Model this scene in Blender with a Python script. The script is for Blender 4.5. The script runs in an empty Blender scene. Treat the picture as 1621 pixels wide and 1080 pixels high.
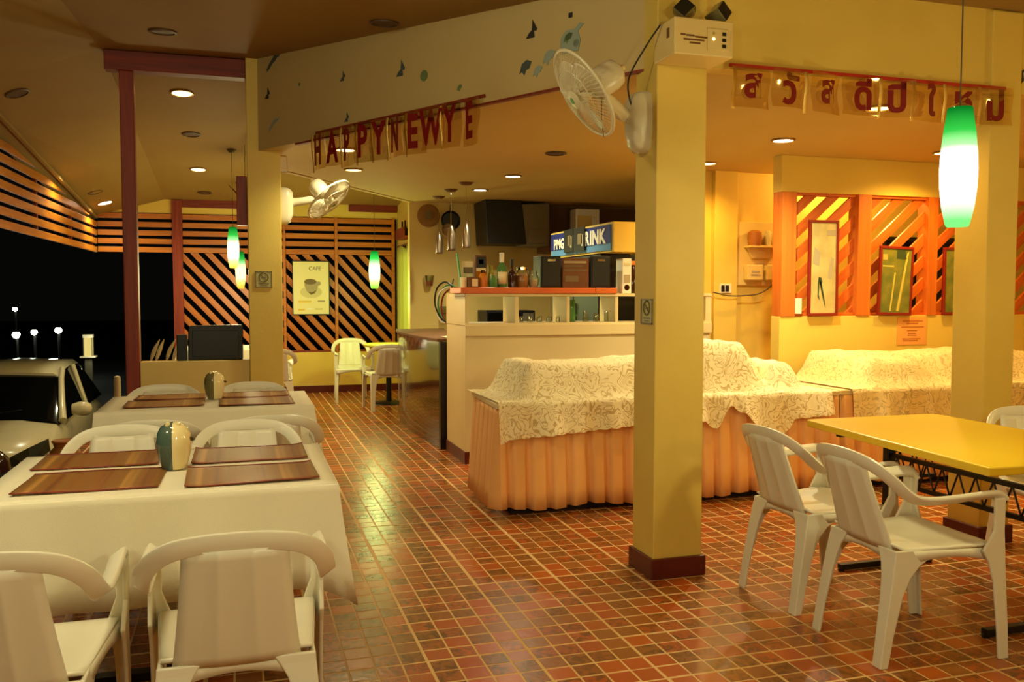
import bpy, bmesh, math, random
from math import sin, cos, pi, radians as R
from mathutils import Vector, Matrix
random.seed(7)
S = bpy.context.scene
C = S.collection

# ---------------------------------------------------------------- camera, world, exposure
cd = bpy.data.cameras.new('camera'); cam = bpy.data.objects.new('camera', cd); C.objects.link(cam)
cd.sensor_width = 36.0; cd.lens = 1390.0 / 1621.0 * 36.0; cd.clip_end = 300
cam.location = (0, 0, 1.39); cam.rotation_euler = (pi / 2 - 0.053, 0, -0.30)
S.camera = cam
S.view_settings.view_transform = 'Standard'; S.view_settings.look = 'None'
S.view_settings.gamma = 1.0; S.view_settings.use_curve_mapping = False
S.view_settings.exposure = 0.0
S.cycles.use_denoising = True
S.cycles.max_bounces = 7; S.cycles.diffuse_bounces = 4; S.cycles.glossy_bounces = 3
S.cycles.transparent_max_bounces = 12; S.cycles.sample_clamp_indirect = 4.0
S.cycles.caustics_reflective = False; S.cycles.caustics_refractive = False
W = bpy.data.worlds.new('night_sky'); S.world = W; W.use_nodes = True
W.node_tree.nodes['Background'].inputs[0].default_value = (0.006, 0.006, 0.004, 1)
W.node_tree.nodes['Background'].inputs[1].default_value = 0.30

def srgb(c):
    f = lambda v: v / 12.92 if v <= 0.04045 else ((v + 0.055) / 1.055) ** 2.4
    return tuple(f(v / 255.0) for v in c)

WARM = (1.0, 0.72, 0.20); ORANGE = (1.0, 0.58, 0.12); NEUTRAL = (1.0, 0.93, 0.57); WHITE = (1.0, 0.95, 0.58)

def spot(name, loc, power, color, angle=150, blend=0.9, size=0.05, target=None):
    l = bpy.data.lights.new(name, 'SPOT'); l.energy = power; l.color = color
    l.spot_size = R(angle); l.spot_blend = blend; l.shadow_soft_size = size
    o = bpy.data.objects.new(name, l); C.objects.link(o); o.location = loc
    return o

def pointlight(name, loc, power, color, size=0.05):
    l = bpy.data.lights.new(name, 'POINT'); l.energy = power; l.color = color; l.shadow_soft_size = size
    o = bpy.data.objects.new(name, l); C.objects.link(o); o.location = loc
    return o

# unseen lamps assumed around the camera, no fixtures: added to light chairs, columns, fascia
for (p, e, c) in (((-0.6, 0.2, 2.0), 36, NEUTRAL), ((1.2, -0.4, 1.9), 88, NEUTRAL), ((-1.3, 2.6, 2.0), 34, NEUTRAL), ((-0.42, 3.0, 2.78), 50, NEUTRAL), ((4.2, 0.8, 2.0), 30, WARM), ((6.1, 2.7, 2.0), 45, WARM)):
    pointlight('unseen_dining_light', p, e, c, 0.12)
pointlight('unseen_corridor_light', (5.3, 6.66, 2.42), 30, (1.0, .66, .16), .05)  # unseen, no fixture: added to brighten the wall behind the lattice
for (p, e, c) in (((-0.3, 1.4, 2.85), 40, NEUTRAL), ((3.9, 1.2, 2.85), 24, WARM)):
    spot('unseen_ceiling_light', p, e, c, 160)

# ---------------------------------------------------------------- materials
def mat(name, col, rough=0.5, metal=0.0, spec=0.5, noise=None, bump=None, emit=None, estr=0.0, trans=0.0, ior=1.45,
        alpha=1.0, coat=0.0, sheen=0.0):
    m = bpy.data.materials.new(name); m.use_nodes = True
    nt = m.node_tree; b = nt.nodes['Principled BSDF']
    lin = (*srgb(col), 1.0)
    b.inputs['Base Color'].default_value = lin
    b.inputs['Roughness'].default_value = rough; b.inputs['Metallic'].default_value = metal
    b.inputs['Specular IOR Level'].default_value = spec; b.inputs['IOR'].default_value = ior
    b.inputs['Transmission Weight'].default_value = trans; b.inputs['Alpha'].default_value = alpha
    b.inputs['Coat Weight'].default_value = coat; b.inputs['Sheen Weight'].default_value = sheen
    if emit is not None:
        b.inputs['Emission Color'].default_value = (*emit, 1); b.inputs['Emission Strength'].default_value = estr
    if noise or bump:
        tc = nt.nodes.new('ShaderNodeTexCoord')
    if noise:
        sc, amt, col2 = noise
        n = nt.nodes.new('ShaderNodeTexNoise'); n.inputs['Scale'].default_value = sc; n.inputs['Detail'].default_value = 5
        nt.links.new(tc.outputs['Object'], n.inputs['Vector'])
        mx = nt.nodes.new('ShaderNodeMix'); mx.data_type = 'RGBA'
        mx.inputs[6].default_value = lin; mx.inputs[7].default_value = (*srgb(col2), 1)
        mr = nt.nodes.new('ShaderNodeMapRange'); mr.inputs[1].default_value = 0.35; mr.inputs[2].default_value = 0.75
        mr.inputs[4].default_value = amt
        nt.links.new(n.outputs['Fac'], mr.inputs[0]); nt.links.new(mr.outputs[0], mx.inputs[0])
        nt.links.new(mx.outputs[2], b.inputs['Base Color'])
    if bump:
        sc, st = bump
        n2 = nt.nodes.new('ShaderNodeTexNoise'); n2.inputs['Scale'].default_value = sc; n2.inputs['Detail'].default_value = 4
        nt.links.new(tc.outputs['Object'], n2.inputs['Vector'])
        bp = nt.nodes.new('ShaderNodeBump'); bp.inputs['Strength'].default_value = st; bp.inputs['Distance'].default_value = 0.01
        nt.links.new(n2.outputs['Fac'], bp.inputs['Height']); nt.links.new(bp.outputs[0], b.inputs['Normal'])
    return m

def wood(name, c1, c2, rough=0.4, axis=0, scale=1.0):
    m = bpy.data.materials.new(name); m.use_nodes = True; nt = m.node_tree; b = nt.nodes['Principled BSDF']
    tc = nt.nodes.new('ShaderNodeTexCoord'); mp = nt.nodes.new('ShaderNodeMapping')
    s = [26 * scale] * 3; s[axis] = 1.6 * scale
    mp.inputs['Scale'].default_value = s
    n = nt.nodes.new('ShaderNodeTexNoise'); n.inputs['Scale'].default_value = 1.0; n.inputs['Detail'].default_value = 6
    n.inputs['Distortion'].default_value = 0.6
    cr = nt.nodes.new('ShaderNodeValToRGB')
    cr.color_ramp.elements[0].position = 0.3; cr.color_ramp.elements[0].color = (*srgb(c1), 1)
    cr.color_ramp.elements[1].position = 0.72; cr.color_ramp.elements[1].color = (*srgb(c2), 1)
    nt.links.new(tc.outputs['Object'], mp.inputs[0]); nt.links.new(mp.outputs[0], n.inputs['Vector'])
    nt.links.new(n.outputs['Fac'], cr.inputs[0]); nt.links.new(cr.outputs[0], b.inputs['Base Color'])
    b.inputs['Roughness'].default_value = rough
    return m

def emis(name, col, strength):
    m = bpy.data.materials.new(name); m.use_nodes = True; nt = m.node_tree
    nt.nodes.remove(nt.nodes['Principled BSDF'])
    e = nt.nodes.new('ShaderNodeEmission'); e.inputs[0].default_value = (*col, 1); e.inputs[1].default_value = strength
    nt.links.new(e.outputs[0], nt.nodes['Material Output'].inputs[0])
    return m

M = {}
M['cream'] = mat('cream_wall_paint', (220, 194, 118), 0.6, noise=(2.2, 0.5, (206, 178, 100)), bump=(40, 0.05))
M['yellow_wall'] = mat('yellow_wall_paint', (226, 196, 92), 0.6, noise=(1.8, 0.5, (212, 178, 72)), bump=(40, 0.05))
M['column'] = mat('column_paint', (216, 186, 88), 0.55, noise=(3.0, 0.6, (202, 170, 72)), bump=(30, 0.08))
M['fascia'] = mat('fascia_paint', (192, 166, 108), 0.6, noise=(1.2, 0.5, (176, 148, 90)), bump=(30, 0.05))
M['ceiling'] = mat('ceiling_board', (150, 118, 56), 0.75, noise=(0.9, 0.6, (134, 102, 44)))
M['lowceil'] = mat('inner_ceiling_board', (200, 172, 100), 0.7, noise=(0.9, 0.6, (188, 158, 86)))
M['bar_cream'] = mat('bar_panel_paint', (226, 206, 152), 0.5, noise=(2.0, 0.4, (214, 190, 134)))
M['maroon'] = mat('maroon_skirting', (92, 28, 20), 0.35, noise=(6, 0.5, (70, 18, 14)))
M['redwood'] = wood('dark_red_wood', (146, 48, 10), (106, 28, 4), 0.55, 2)
M['redwoodx'] = wood('dark_red_wood_beam', (136, 44, 12), (100, 28, 6), 0.55, 0)
M['slat'] = wood('orange_wood_slat', (200, 120, 26), (166, 88, 14), 0.38, 0)
M['slaty'] = wood('orange_wood_slat_side', (196, 122, 28), (160, 88, 14), 0.38, 1)
M['lattice'] = wood('orange_wood_lattice', (194, 112, 30), (160, 82, 18), 0.42, 0, 0.8)
M['lattice_r'] = wood('reddish_wood_lattice', (214, 108, 34), (188, 84, 22), 0.42, 0, 0.8)
M['post_r'] = wood('reddish_wood_post', (214, 116, 36), (190, 92, 24), 0.42, 2, 0.8)
M['grout'] = mat('grout', (214, 176, 116), 0.7, noise=(8, 0.5, (190, 150, 92)))
M['plastic'] = mat('white_plastic', (222, 216, 194), 0.34, noise=(5, 0.25, (212, 200, 168)))
M['cloth'] = mat('white_tablecloth', (228, 220, 194), 0.85, noise=(3, 0.3, (222, 204, 168)), bump=(260, 0.12))
M['skirt'] = mat('peach_skirt_fabric', (246, 188, 118), 0.8, noise=(4, 0.4, (238, 172, 100)), bump=(220, 0.1))
M['tabletop'] = mat('yellow_tabletop', (222, 186, 38), 0.35, noise=(1.5, 0.3, (214, 174, 30)))
M['black'] = mat('black_metal', (14, 12, 11), 0.4)
M['blackplastic'] = mat('black_plastic', (20, 18, 16), 0.45)
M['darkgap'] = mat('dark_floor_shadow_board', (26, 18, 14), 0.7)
M['darkcounter'] = mat('glossy_dark_counter', (52, 26, 12), 0.12, coat=0.5)
M['darkend'] = mat('black_counter_end', (22, 15, 9), 0.35)
M['orangeboard'] = mat('orange_bar_top', (218, 108, 40), 0.4, noise=(7, 0.4, (198, 76, 28)))
M['white'] = mat('white_paint', (236, 228, 206), 0.45)
M['fanwhite'] = mat('fan_white_plastic', (206, 194, 158), 0.3)
M['grey'] = mat('grey_metal', (126, 120, 100), 0.4, metal=0.3)
M['steel'] = mat('brushed_steel', (176, 160, 138), 0.28, metal=0.9)
M['chrome'] = mat('chrome', (220, 216, 205), 0.12, metal=1.0)
M['brown'] = mat('brown_card', (112, 72, 36), 0.7, noise=(6, 0.5, (92, 56, 26)))
M['teal'] = mat('teal_glaze', (78, 96, 84), 0.15, coat=0.6)
M['olive'] = mat('olive_glaze', (108, 100, 62), 0.18, coat=0.6)
M['glaze'] = mat('cream_glaze', (232, 214, 156), 0.15, coat=0.6)
M['beak'] = mat('dark_glaze', (66, 50, 30), 0.3)
M['red'] = mat('red_ribbon', (176, 40, 22), 0.5)
M['letter'] = mat('dark_red_letter', (116, 10, 12), 0.4)
M['signblue'] = mat('sign_blue', (26, 44, 128), 0.35)
M['signlight'] = mat('sign_light_blue', (84, 140, 190), 0.35)
M['signwhite'] = mat('sign_white', (236, 232, 214), 0.4)
M['plaque'] = mat('greenish_plaque', (170, 160, 92), 0.4)
M['plaquedark'] = mat('plaque_dark', (98, 84, 36), 0.4)
M['poster'] = mat('poster_paper', (232, 222, 164), 0.3)
M['ink'] = mat('grey_ink', (112, 96, 62), 0.6)
M['inkgrey'] = mat('light_grey_ink', (166, 152, 120), 0.6)
M['inkpale'] = mat('pale_ink', (206, 196, 142), 0.6)
M['inkyellow'] = mat('yellow_ink', (222, 188, 70), 0.6)
M['frame_red'] = mat('red_brown_frame', (128, 30, 14), 0.4)
M['frame_dark'] = mat('dark_green_frame', (40, 40, 22), 0.35)
M['picpale'] = mat('pale_print', (206, 184, 118), 0.4, noise=(7, 0.8, (150, 136, 88)))
M['picgreen'] = mat('green_aerial_print', (96, 108, 48), 0.35, noise=(9, 0.9, (150, 140, 62)))
M['picline'] = mat('yellow_road_print', (206, 190, 92), 0.4)
M['picdark'] = mat('dark_green_print', (58, 74, 48), 0.4)
M['notice'] = mat('orange_notice_paper', (232, 164, 84), 0.7)
M['noticeink'] = mat('notice_ink', (172, 100, 42), 0.7)
M['sticker'] = mat('blue_grey_sticker', (70, 78, 74), 0.5)
M['sticker2'] = mat('pale_blue_sticker', (142, 152, 134), 0.5)
M['sticker3'] = mat('green_sticker', (104, 120, 76), 0.5)
M['stickerb'] = mat('black_sticker', (42, 40, 38), 0.5)
M['asphalt'] = mat('dark_asphalt', (34, 36, 32), 0.9, noise=(3, 0.6, (22, 24, 22)))
M['carwhite'] = mat('white_car_paint', (206, 196, 164), 0.25, coat=0.8)
M['carglass'] = mat('dark_car_glass', (8, 9, 9), 0.08)
M['tyre'] = mat('tyre_rubber', (18, 17, 16), 0.8)
M['headlamp'] = mat('dark_headlamp_glass', (46, 44, 34), 0.08, metal=0.4)
M['nightwin'] = mat('black_night_window', (10, 10, 8), 0.15)
M['clay'] = mat('clay_pot', (168, 104, 40), 0.5, noise=(6, 0.5, (140, 80, 26)))
M['plume'] = mat('pale_plume', (216, 206, 168), 0.8)
M['stem'] = mat('green_stem', (70, 90, 34), 0.7)
M['leafred'] = mat('dark_red_leaf', (104, 44, 20), 0.6)
M['glass'] = mat('clear_glass', (238, 240, 228), 0.05, trans=0.92)
def clear_glass():
    m = bpy.data.materials.new('clear_thin_glass'); m.use_nodes = True; nt = m.node_tree; nt.nodes.remove(nt.nodes['Principled BSDF'])
    N = nt.nodes.new; L = nt.links.new; t = N('ShaderNodeBsdfTransparent'); t.inputs[0].default_value = (.93, .95, .88, 1); g = N('ShaderNodeBsdfGlossy'); g.inputs['Roughness'].default_value = .04
    f = N('ShaderNodeFresnel'); f.inputs[0].default_value = 1.5; a = N('ShaderNodeMath'); a.operation = 'MULTIPLY_ADD'; a.inputs[1].default_value = .8; a.inputs[2].default_value = .06; L(f.outputs[0], a.inputs[0])
    mx = N('ShaderNodeMixShader'); L(a.outputs[0], mx.inputs[0]); L(t.outputs[0], mx.inputs[1]); L(g.outputs[0], mx.inputs[2]); L(mx.outputs[0], nt.nodes['Material Output'].inputs[0]); return m
M['glass'] = clear_glass()
M['greenglass'] = mat('green_bottle_glass', (92, 146, 76), 0.06, trans=0.35)
M['amber'] = mat('amber_bottle', (222, 130, 30), 0.08, trans=0.3)
M['darkbottle'] = mat('dark_brown_bottle', (52, 22, 14), 0.1)
M['fruit'] = mat('preserved_fruit', (206, 136, 46), 0.5, noise=(18, 0.9, (160, 84, 28)))
M['greenpaper'] = mat('green_card', (64, 138, 66), 0.5)
M['labelp'] = mat('paper_label', (226, 208, 160), 0.6)
M['yellowglass'] = mat('yellow_glass', (222, 206, 92), 0.1, trans=0.5)
M['curtain'] = mat('lime_curtain', (206, 214, 96), 0.8)
M['plate_brown'] = mat('woven_brown_plate', (150, 108, 52), 0.7, noise=(20, 0.6, (120, 82, 36)))
M['pink'] = mat('pink_drink', (190, 96, 72), 0.3)
M['led'] = emis('charging_led', (1.0, 0.75, 0.25), 6.0)
M['disc_orange'] = emis('orange_downlight_glow', (1.0, 0.62, 0.18), 26.0)
M['disc_white'] = emis('white_downlight_glow', (1.0, 0.90, 0.66), 30.0)
M['street'] = emis('street_lamp_glow', (0.95, 1.0, 0.82), 60.0)
M['bollard_glow'] = emis('bollard_lamp_glow', (1.0, 0.78, 0.22), 0.8)
M['unlit'] = mat('unlit_downlight', (84, 58, 34), 0.5)
M['trimring'] = mat('downlight_ring', (150, 120, 76), 0.4, metal=0.5)
M['cushion'] = mat('yellow_green_cushion', (206, 196, 74), 0.7)
M['wire'] = mat('grey_wire', (86, 74, 50), 0.5)
M['cream_plastic'] = mat('cream_plastic_box', (216, 190, 122), 0.4)

# floor tile: colour chosen per 10 cm cell, some cells marbled
def tile_mat():
    m = bpy.data.materials.new('terracotta_tile'); m.use_nodes = True; nt = m.node_tree; b = nt.nodes['Principled BSDF']
    L = nt.links.new; N = nt.nodes.new
    g = N('ShaderNodeNewGeometry')
    off = N('ShaderNodeVectorMath'); off.operation = 'ADD'; off.inputs[1].default_value = (-0.66 + 40, -4.01 + 40, 0)
    sc = N('ShaderNodeVectorMath'); sc.operation = 'SCALE'; sc.inputs['Scale'].default_value = 10.0
    fl = N('ShaderNodeVectorMath'); fl.operation = 'FLOOR'
    mul = N('ShaderNodeVectorMath'); mul.operation = 'MULTIPLY'; mul.inputs[1].default_value = (1, 1, 0)
    L(g.outputs['Position'], off.inputs[0]); L(off.outputs[0], sc.inputs[0]); L(sc.outputs[0], fl.inputs[0]); L(fl.outputs[0], mul.inputs[0])
    wn = N('ShaderNodeTexWhiteNoise'); wn.noise_dimensions = '2D'; L(mul.outputs[0], wn.inputs['Vector'])
    cr = N('ShaderNodeValToRGB'); e = cr.color_ramp.elements
    e[0].position = 0.0; e[0].color = (*srgb((176, 88, 28)), 1)
    e[1].position = 1.0; e[1].color = (*srgb((144, 82, 30)), 1)
    for p, c in ((0.3, (164, 74, 24)), (0.55, (158, 86, 32)), (0.75, (138, 84, 34))):
        k = e.new(p); k.color = (*srgb(c), 1)
    L(wn.outputs['Value'], cr.inputs[0])
    nz = N('ShaderNodeTexNoise'); nz.inputs['Scale'].default_value = 22; nz.inputs['Detail'].default_value = 5; nz.inputs['Distortion'].default_value = 1.6
    L(g.outputs['Position'], nz.inputs['Vector'])
    mr = N('ShaderNodeMapRange'); mr.inputs[1].default_value = 0.42; mr.inputs[2].default_value = 0.62
    L(nz.outputs['Fac'], mr.inputs[0])
    th = N('ShaderNodeMath'); th.operation = 'GREATER_THAN'; th.inputs[1].default_value = 0.45
    sep = N('ShaderNodeSeparateColor'); L(wn.outputs['Color'], sep.inputs[0]); L(sep.outputs[1], th.inputs[0])
    mm = N('ShaderNodeMath'); mm.operation = 'MULTIPLY'; L(mr.outputs[0], mm.inputs[0]); L(th.outputs[0], mm.inputs[1])
    m2 = N('ShaderNodeMath'); m2.operation = 'MULTIPLY'; m2.inputs[1].default_value = 0.9; L(mm.outputs[0], m2.inputs[0])
    mx = N('ShaderNodeMix'); mx.data_type = 'RGBA'; mx.inputs[7].default_value = (*srgb((96, 62, 24)), 1)
    L(m2.outputs[0], mx.inputs[0]); L(cr.outputs[0], mx.inputs[6]); L(mx.outputs[2], b.inputs['Base Color'])
    b.inputs['Roughness'].default_value = 0.27; b.inputs['Specular IOR Level'].default_value = 0.36
    bp = N('ShaderNodeBump'); bp.inputs['Strength'].default_value = 0.25; bp.inputs['Distance'].default_value = 0.004
    L(nz.outputs['Fac'], bp.inputs['Height']); L(bp.outputs[0], b.inputs['Normal'])
    return m
M['tile'] = tile_mat()

def lace_mat(name, base, hole_alpha):
    m = bpy.data.materials.new(name); m.use_nodes = True; nt = m.node_tree; b = nt.nodes['Principled BSDF']
    L = nt.links.new; N = nt.nodes.new
    tc = N('ShaderNodeTexCoord')
    nz = N('ShaderNodeTexNoise'); nz.inputs['Scale'].default_value = 10.0; nz.inputs['Detail'].default_value = 1.4; nz.inputs['Distortion'].default_value = 1.4
    L(tc.outputs['Object'], nz.inputs['Vector'])
    mu = N('ShaderNodeMath'); mu.operation = 'MULTIPLY'; mu.inputs[1].default_value = 42.0; L(nz.outputs['Fac'], mu.inputs[0])
    si = N('ShaderNodeMath'); si.operation = 'SINE'; L(mu.outputs[0], si.inputs[0])
    mr = N('ShaderNodeMapRange'); mr.inputs[1].default_value = -0.98; mr.inputs[2].default_value = -0.45
    L(si.outputs[0], mr.inputs[0])
    al = N('ShaderNodeMapRange'); al.inputs[3].default_value = hole_alpha; al.inputs[4].default_value = 0.97
    L(mr.outputs[0], al.inputs[0]); L(al.outputs[0], b.inputs['Alpha'])
    mx = N('ShaderNodeMix'); mx.data_type = 'RGBA'
    mx.inputs[6].default_value = (*srgb((214, 190, 132)), 1); mx.inputs[7].default_value = (*srgb(base), 1)
    L(mr.outputs[0], mx.inputs[0]); L(mx.outputs[2], b.inputs['Base Color'])
    b.inputs['Roughness'].default_value = 0.9
    bp = N('ShaderNodeBump'); bp.inputs['Strength'].default_value = 0.4; bp.inputs['Distance'].default_value = 0.004
    L(mr.outputs[0], bp.inputs['Height']); L(bp.outputs[0], b.inputs['Normal'])
    return m
M['lace'] = lace_mat('cream_lace', (246, 232, 188), 0.8)
M['lace2'] = lace_mat('golden_lace', (244, 216, 150), 0.8)

def mat_stripes():
    m = bpy.data.materials.new('woven_placemat'); m.use_nodes = True; nt = m.node_tree; b = nt.nodes['Principled BSDF']
    L = nt.links.new; N = nt.nodes.new
    tc = N('ShaderNodeTexCoord'); mp = N('ShaderNodeMapping'); mp.inputs['Scale'].default_value = (14, 0.15, 1)
    L(tc.outputs['Object'], mp.inputs[0])
    n1 = N('ShaderNodeTexNoise'); n1.inputs['Scale'].default_value = 1.0; n1.inputs['Detail'].default_value = 3; L(mp.outputs[0], n1.inputs['Vector'])
    cr = N('ShaderNodeValToRGB'); e = cr.color_ramp.elements
    e[0].position = 0.34; e[0].color = (*srgb((70, 36, 14)), 1); e[1].position = 0.66; e[1].color = (*srgb((180, 128, 62)), 1)
    k = e.new(0.46); k.color = (*srgb((142, 88, 38)), 1); k = e.new(0.56); k.color = (*srgb((136, 98, 44)), 1)
    L(n1.outputs['Fac'], cr.inputs[0]); L(cr.outputs[0], b.inputs['Base Color'])
    wv = N('ShaderNodeTexWave'); wv.bands_direction = 'Y'; wv.inputs['Scale'].default_value = 60
    L(tc.outputs['Object'], wv.inputs['Vector'])
    bp = N('ShaderNodeBump'); bp.inputs['Strength'].default_value = 0.4; bp.inputs['Distance'].default_value = 0.002
    L(wv.outputs['Fac'], bp.inputs['Height']); L(bp.outputs[0], b.inputs['Normal'])
    b.inputs['Roughness'].default_value = 0.45
    return m
M['placemat'] = mat_stripes()

def foil_mat():
    m = bpy.data.materials.new('gold_clear_foil'); m.use_nodes = True; nt = m.node_tree
    nt.nodes.remove(nt.nodes['Principled BSDF'])
    N = nt.nodes.new; L = nt.links.new
    t = N('ShaderNodeBsdfTransparent'); t.inputs[0].default_value = (0.92, 0.80, 0.52, 1)
    g = N('ShaderNodeBsdfGlossy'); g.inputs[0].default_value = (0.95, 0.80, 0.5, 1); g.inputs['Roughness'].default_value = 0.08
    mx = N('ShaderNodeMixShader'); mx.inputs[0].default_value = 0.32
    L(t.outputs[0], mx.inputs[1]); L(g.outputs[0], mx.inputs[2]); L(mx.outputs[0], nt.nodes['Material Output'].inputs[0])
    return m
M['foil'] = foil_mat()
M['foiledge'] = mat('gold_foil_strip', (232, 190, 96), 0.3, metal=0.25)

# pendant shade: lit glass, green at the ends and white in the middle
def shade_mat(name, zlen, strength, tint, endtint):
    m = bpy.data.materials.new(name); m.use_nodes = True; nt = m.node_tree
    nt.nodes.remove(nt.nodes['Principled BSDF'])
    N = nt.nodes.new; L = nt.links.new
    tc = N('ShaderNodeTexCoord'); sp = N('ShaderNodeSeparateXYZ'); L(tc.outputs['Object'], sp.inputs[0])
    mr = N('ShaderNodeMapRange'); mr.inputs[1].default_value = 0; mr.inputs[2].default_value = zlen; L(sp.outputs[2], mr.inputs[0])
    cr = N('ShaderNodeValToRGB'); e = cr.color_ramp.elements
    e[0].position = 0.0; e[0].color = (*endtint, 1)
    e[1].position = 1.0; e[1].color = (0.0, 0.05, 0.004, 1)
    mid = tuple(0.5 * a + 0.28 * b for a, b in zip(endtint, tint))
    for p, c in ((0.05, endtint), (0.18, mid), (0.30, tint), (0.55, tint), (0.68, (0.16, 0.36, 0.13)), (0.80, (0.012, 0.19, 0.02))):
        k = e.new(p); k.color = (*c, 1)
    L(mr.outputs[0], cr.inputs[0])
    em = N('ShaderNodeEmission'); em.inputs[1].default_value = strength; L(cr.outputs[0], em.inputs[0])
    L(em.outputs[0], nt.nodes['Material Output'].inputs[0])
    return m

# ---------------------------------------------------------------- mesh helpers
class MB:
    def __init__(s): s.v = []; s.f = []
    def add(s, vs, fs):
        b = len(s.v); s.v += [tuple(v) for v in vs]; s.f += [tuple(b + i for i in f) for f in fs]; return s
    def box(s, x0, x1, y0, y1, z0, z1, T=None):
        vs = [Vector((x, y, z)) for z in (z0, z1) for y in (y0, y1) for x in (x0, x1)]
        if T: vs = [T @ v for v in vs]
        return s.add(vs, [(0, 2, 3, 1), (4, 5, 7, 6), (0, 1, 5, 4), (2, 6, 7, 3), (0, 4, 6, 2), (1, 3, 7, 5)])
    def bar(s, p, q, w, h, up=(0, 0, 1)):
        p = Vector(p); q = Vector(q); d = (q - p); d.normalize(); up = Vector(up)
        a = d.cross(up)
        if a.length < 1e-4: a = d.cross(Vector((1, 0, 0)))
        a.normalize(); b = a.cross(d)
        vs = [o + a * sx * w / 2 + b * sy * h / 2 for o in (p, q) for sy in (-1, 1) for sx in (-1, 1)]
        return s.add(vs, [(0, 1, 3, 2), (4, 6, 7, 5), (0, 4, 5, 1), (2, 3, 7, 6), (0, 2, 6, 4), (1, 5, 7, 3)])
    def rings(s, rs, cap=True, closed=False, loop=True):
        n = len(rs[0]); vs = [v for r in rs for v in r]; fs = []
        K = len(rs); m = n if loop else n - 1
        for k in range(K if closed else K - 1):
            a = k * n; b = ((k + 1) % K) * n
            for i in range(m):
                j = (i + 1) % n; fs.append((a + i, a + j, b + j, b + i))
        if cap and not closed and loop:
            fs.append(tuple(range(n - 1, -1, -1))); fs.append(tuple((K - 1) * n + i for i in range(n)))
        return s.add(vs, fs)
    def lathe(s, prof, n=20, T=None, cap=True, a0=0.0, a1=2 * pi):
        full = abs(a1 - a0 - 2 * pi) < 1e-6
        rs = []
        for (r, z) in prof:
            ring = [Vector((r * cos(a0 + (a1 - a0) * i / (n if full else n - 1)), r * sin(a0 + (a1 - a0) * i / (n if full else n - 1)), z)) for i in range(n)]
            rs.append([T @ v for v in ring] if T else ring)
        return s.rings(rs, cap, loop=True)
    def tube(s, pts, r, n=8, cap=True, closed=False):
        pts = [Vector(p) for p in pts]; rs = []; K = len(pts); prev = None
        for k, p in enumerate(pts):
            d = (pts[(k + 1) % K] - pts[k - 1]) if closed else (pts[min(k + 1, K - 1)] - pts[max(k - 1, 0)])
            d.normalize()
            if prev is None:
                a = d.cross(Vector((0, 0, 1)))
                if a.length < 1e-3: a = d.cross(Vector((1, 0, 0)))
            else: a = prev - d * prev.dot(d)
            a.normalize(); prev = a; b = d.cross(a)
            rr = r[k] if isinstance(r, (list, tuple)) else r
            rs.append([p + (a * cos(2 * pi * i / n) + b * sin(2 * pi * i / n)) * rr for i in range(n)])
        return s.rings(rs, cap, closed)
    def grid(s, fn, nu, nv, thick=0.0, thickdir=None):
        P = [[Vector(fn(i / nu, j / nv)) for i in range(nu + 1)] for j in range(nv + 1)]
        vs = [p for row in P for p in row]; w = nu + 1
        fs = [(j * w + i, j * w + i + 1, (j + 1) * w + i + 1, (j + 1) * w + i) for j in range(nv) for i in range(nu)]
        return s.add(vs, fs)
    def prism(s, poly, p0, ex, ey, ez):
        "polygon (u,v) in plane p0 + u ex + v ey, extruded by vector ez"
        p0 = Vector(p0); ex = Vector(ex); ey = Vector(ey); ez = Vector(ez); n = len(poly)
        a = [p0 + ex * u + ey * v for u, v in poly]; b = [q + ez for q in a]
        fs = [tuple(range(n)), tuple(range(2 * n - 1, n - 1, -1))] + [(i, n + i, n + (i + 1) % n, (i + 1) % n) for i in range(n)]
        return s.add(a + b, fs)
    def mesh(s, name, smooth=False):
        me = bpy.data.meshes.new(name); me.from_pydata(s.v, [], s.f)
        bm = bmesh.new(); bm.from_mesh(me); bmesh.ops.recalc_face_normals(bm, faces=bm.faces); bm.to_mesh(me); bm.free()
        if smooth:
            me.polygons.foreach_set('use_smooth', [True] * len(me.polygons)); me.set_sharp_from_angle(angle=R(48))
        return me
    def build(s, name, m, parent=None, smooth=False, bevel=0, sub=0, solid=0, loc=None, rotz=None):
        me = s.mesh(name, smooth)
        me.materials.append(M[m] if isinstance(m, str) else m)
        o = bpy.data.objects.new(name, me); C.objects.link(o)
        if parent is not None: o.parent = parent
        if loc is not None: o.location = loc
        if rotz is not None: o.rotation_euler = (0, 0, rotz)
        if solid:
            md = o.modifiers.new('solid', 'SOLIDIFY'); md.thickness = solid; md.offset = 0
        if bevel:
            md = o.modifiers.new('bevel', 'BEVEL'); md.width = bevel; md.segments = 2; md.limit_method = 'ANGLE'; md.angle_limit = R(40)
            md.harden_normals = False
        if sub:
            md = o.modifiers.new('sub', 'SUBSURF'); md.levels = sub; md.render_levels = sub
        return o

def tag(o, label, cat, group=None, kind=None):
    o['label'] = label; o['category'] = cat
    if group: o['group'] = group
    if kind: o['kind'] = kind
    return o
def thing(name, label, cat, loc=(0, 0, 0), rotz=0, group=None):
    o = bpy.data.objects.new(name, None); C.objects.link(o); o.location = loc; o.rotation_euler = (0, 0, rotz)
    o.empty_display_size = 0.1
    return tag(o, label, cat, group)
def sst(a, b, x):
    t = max(0.0, min(1.0, (x - a) / (b - a))); return t * t * (3 - 2 * t)
def structure(o): o['kind'] = 'structure'; return o
def copy_tree(root, loc, rotz, label=None, group=None, rot=None):
    r = root.copy(); C.objects.link(r); r.location = loc; r.rotation_euler = rot if rot else (0, 0, rotz)
    if label: r['label'] = label
    if group: r['group'] = group
    for ch in list(root.children):
        c = ch.copy(); C.objects.link(c); c.parent = r
        for g in list(ch.children):
            d = g.copy(); C.objects.link(d); d.parent = c
    return r
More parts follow.
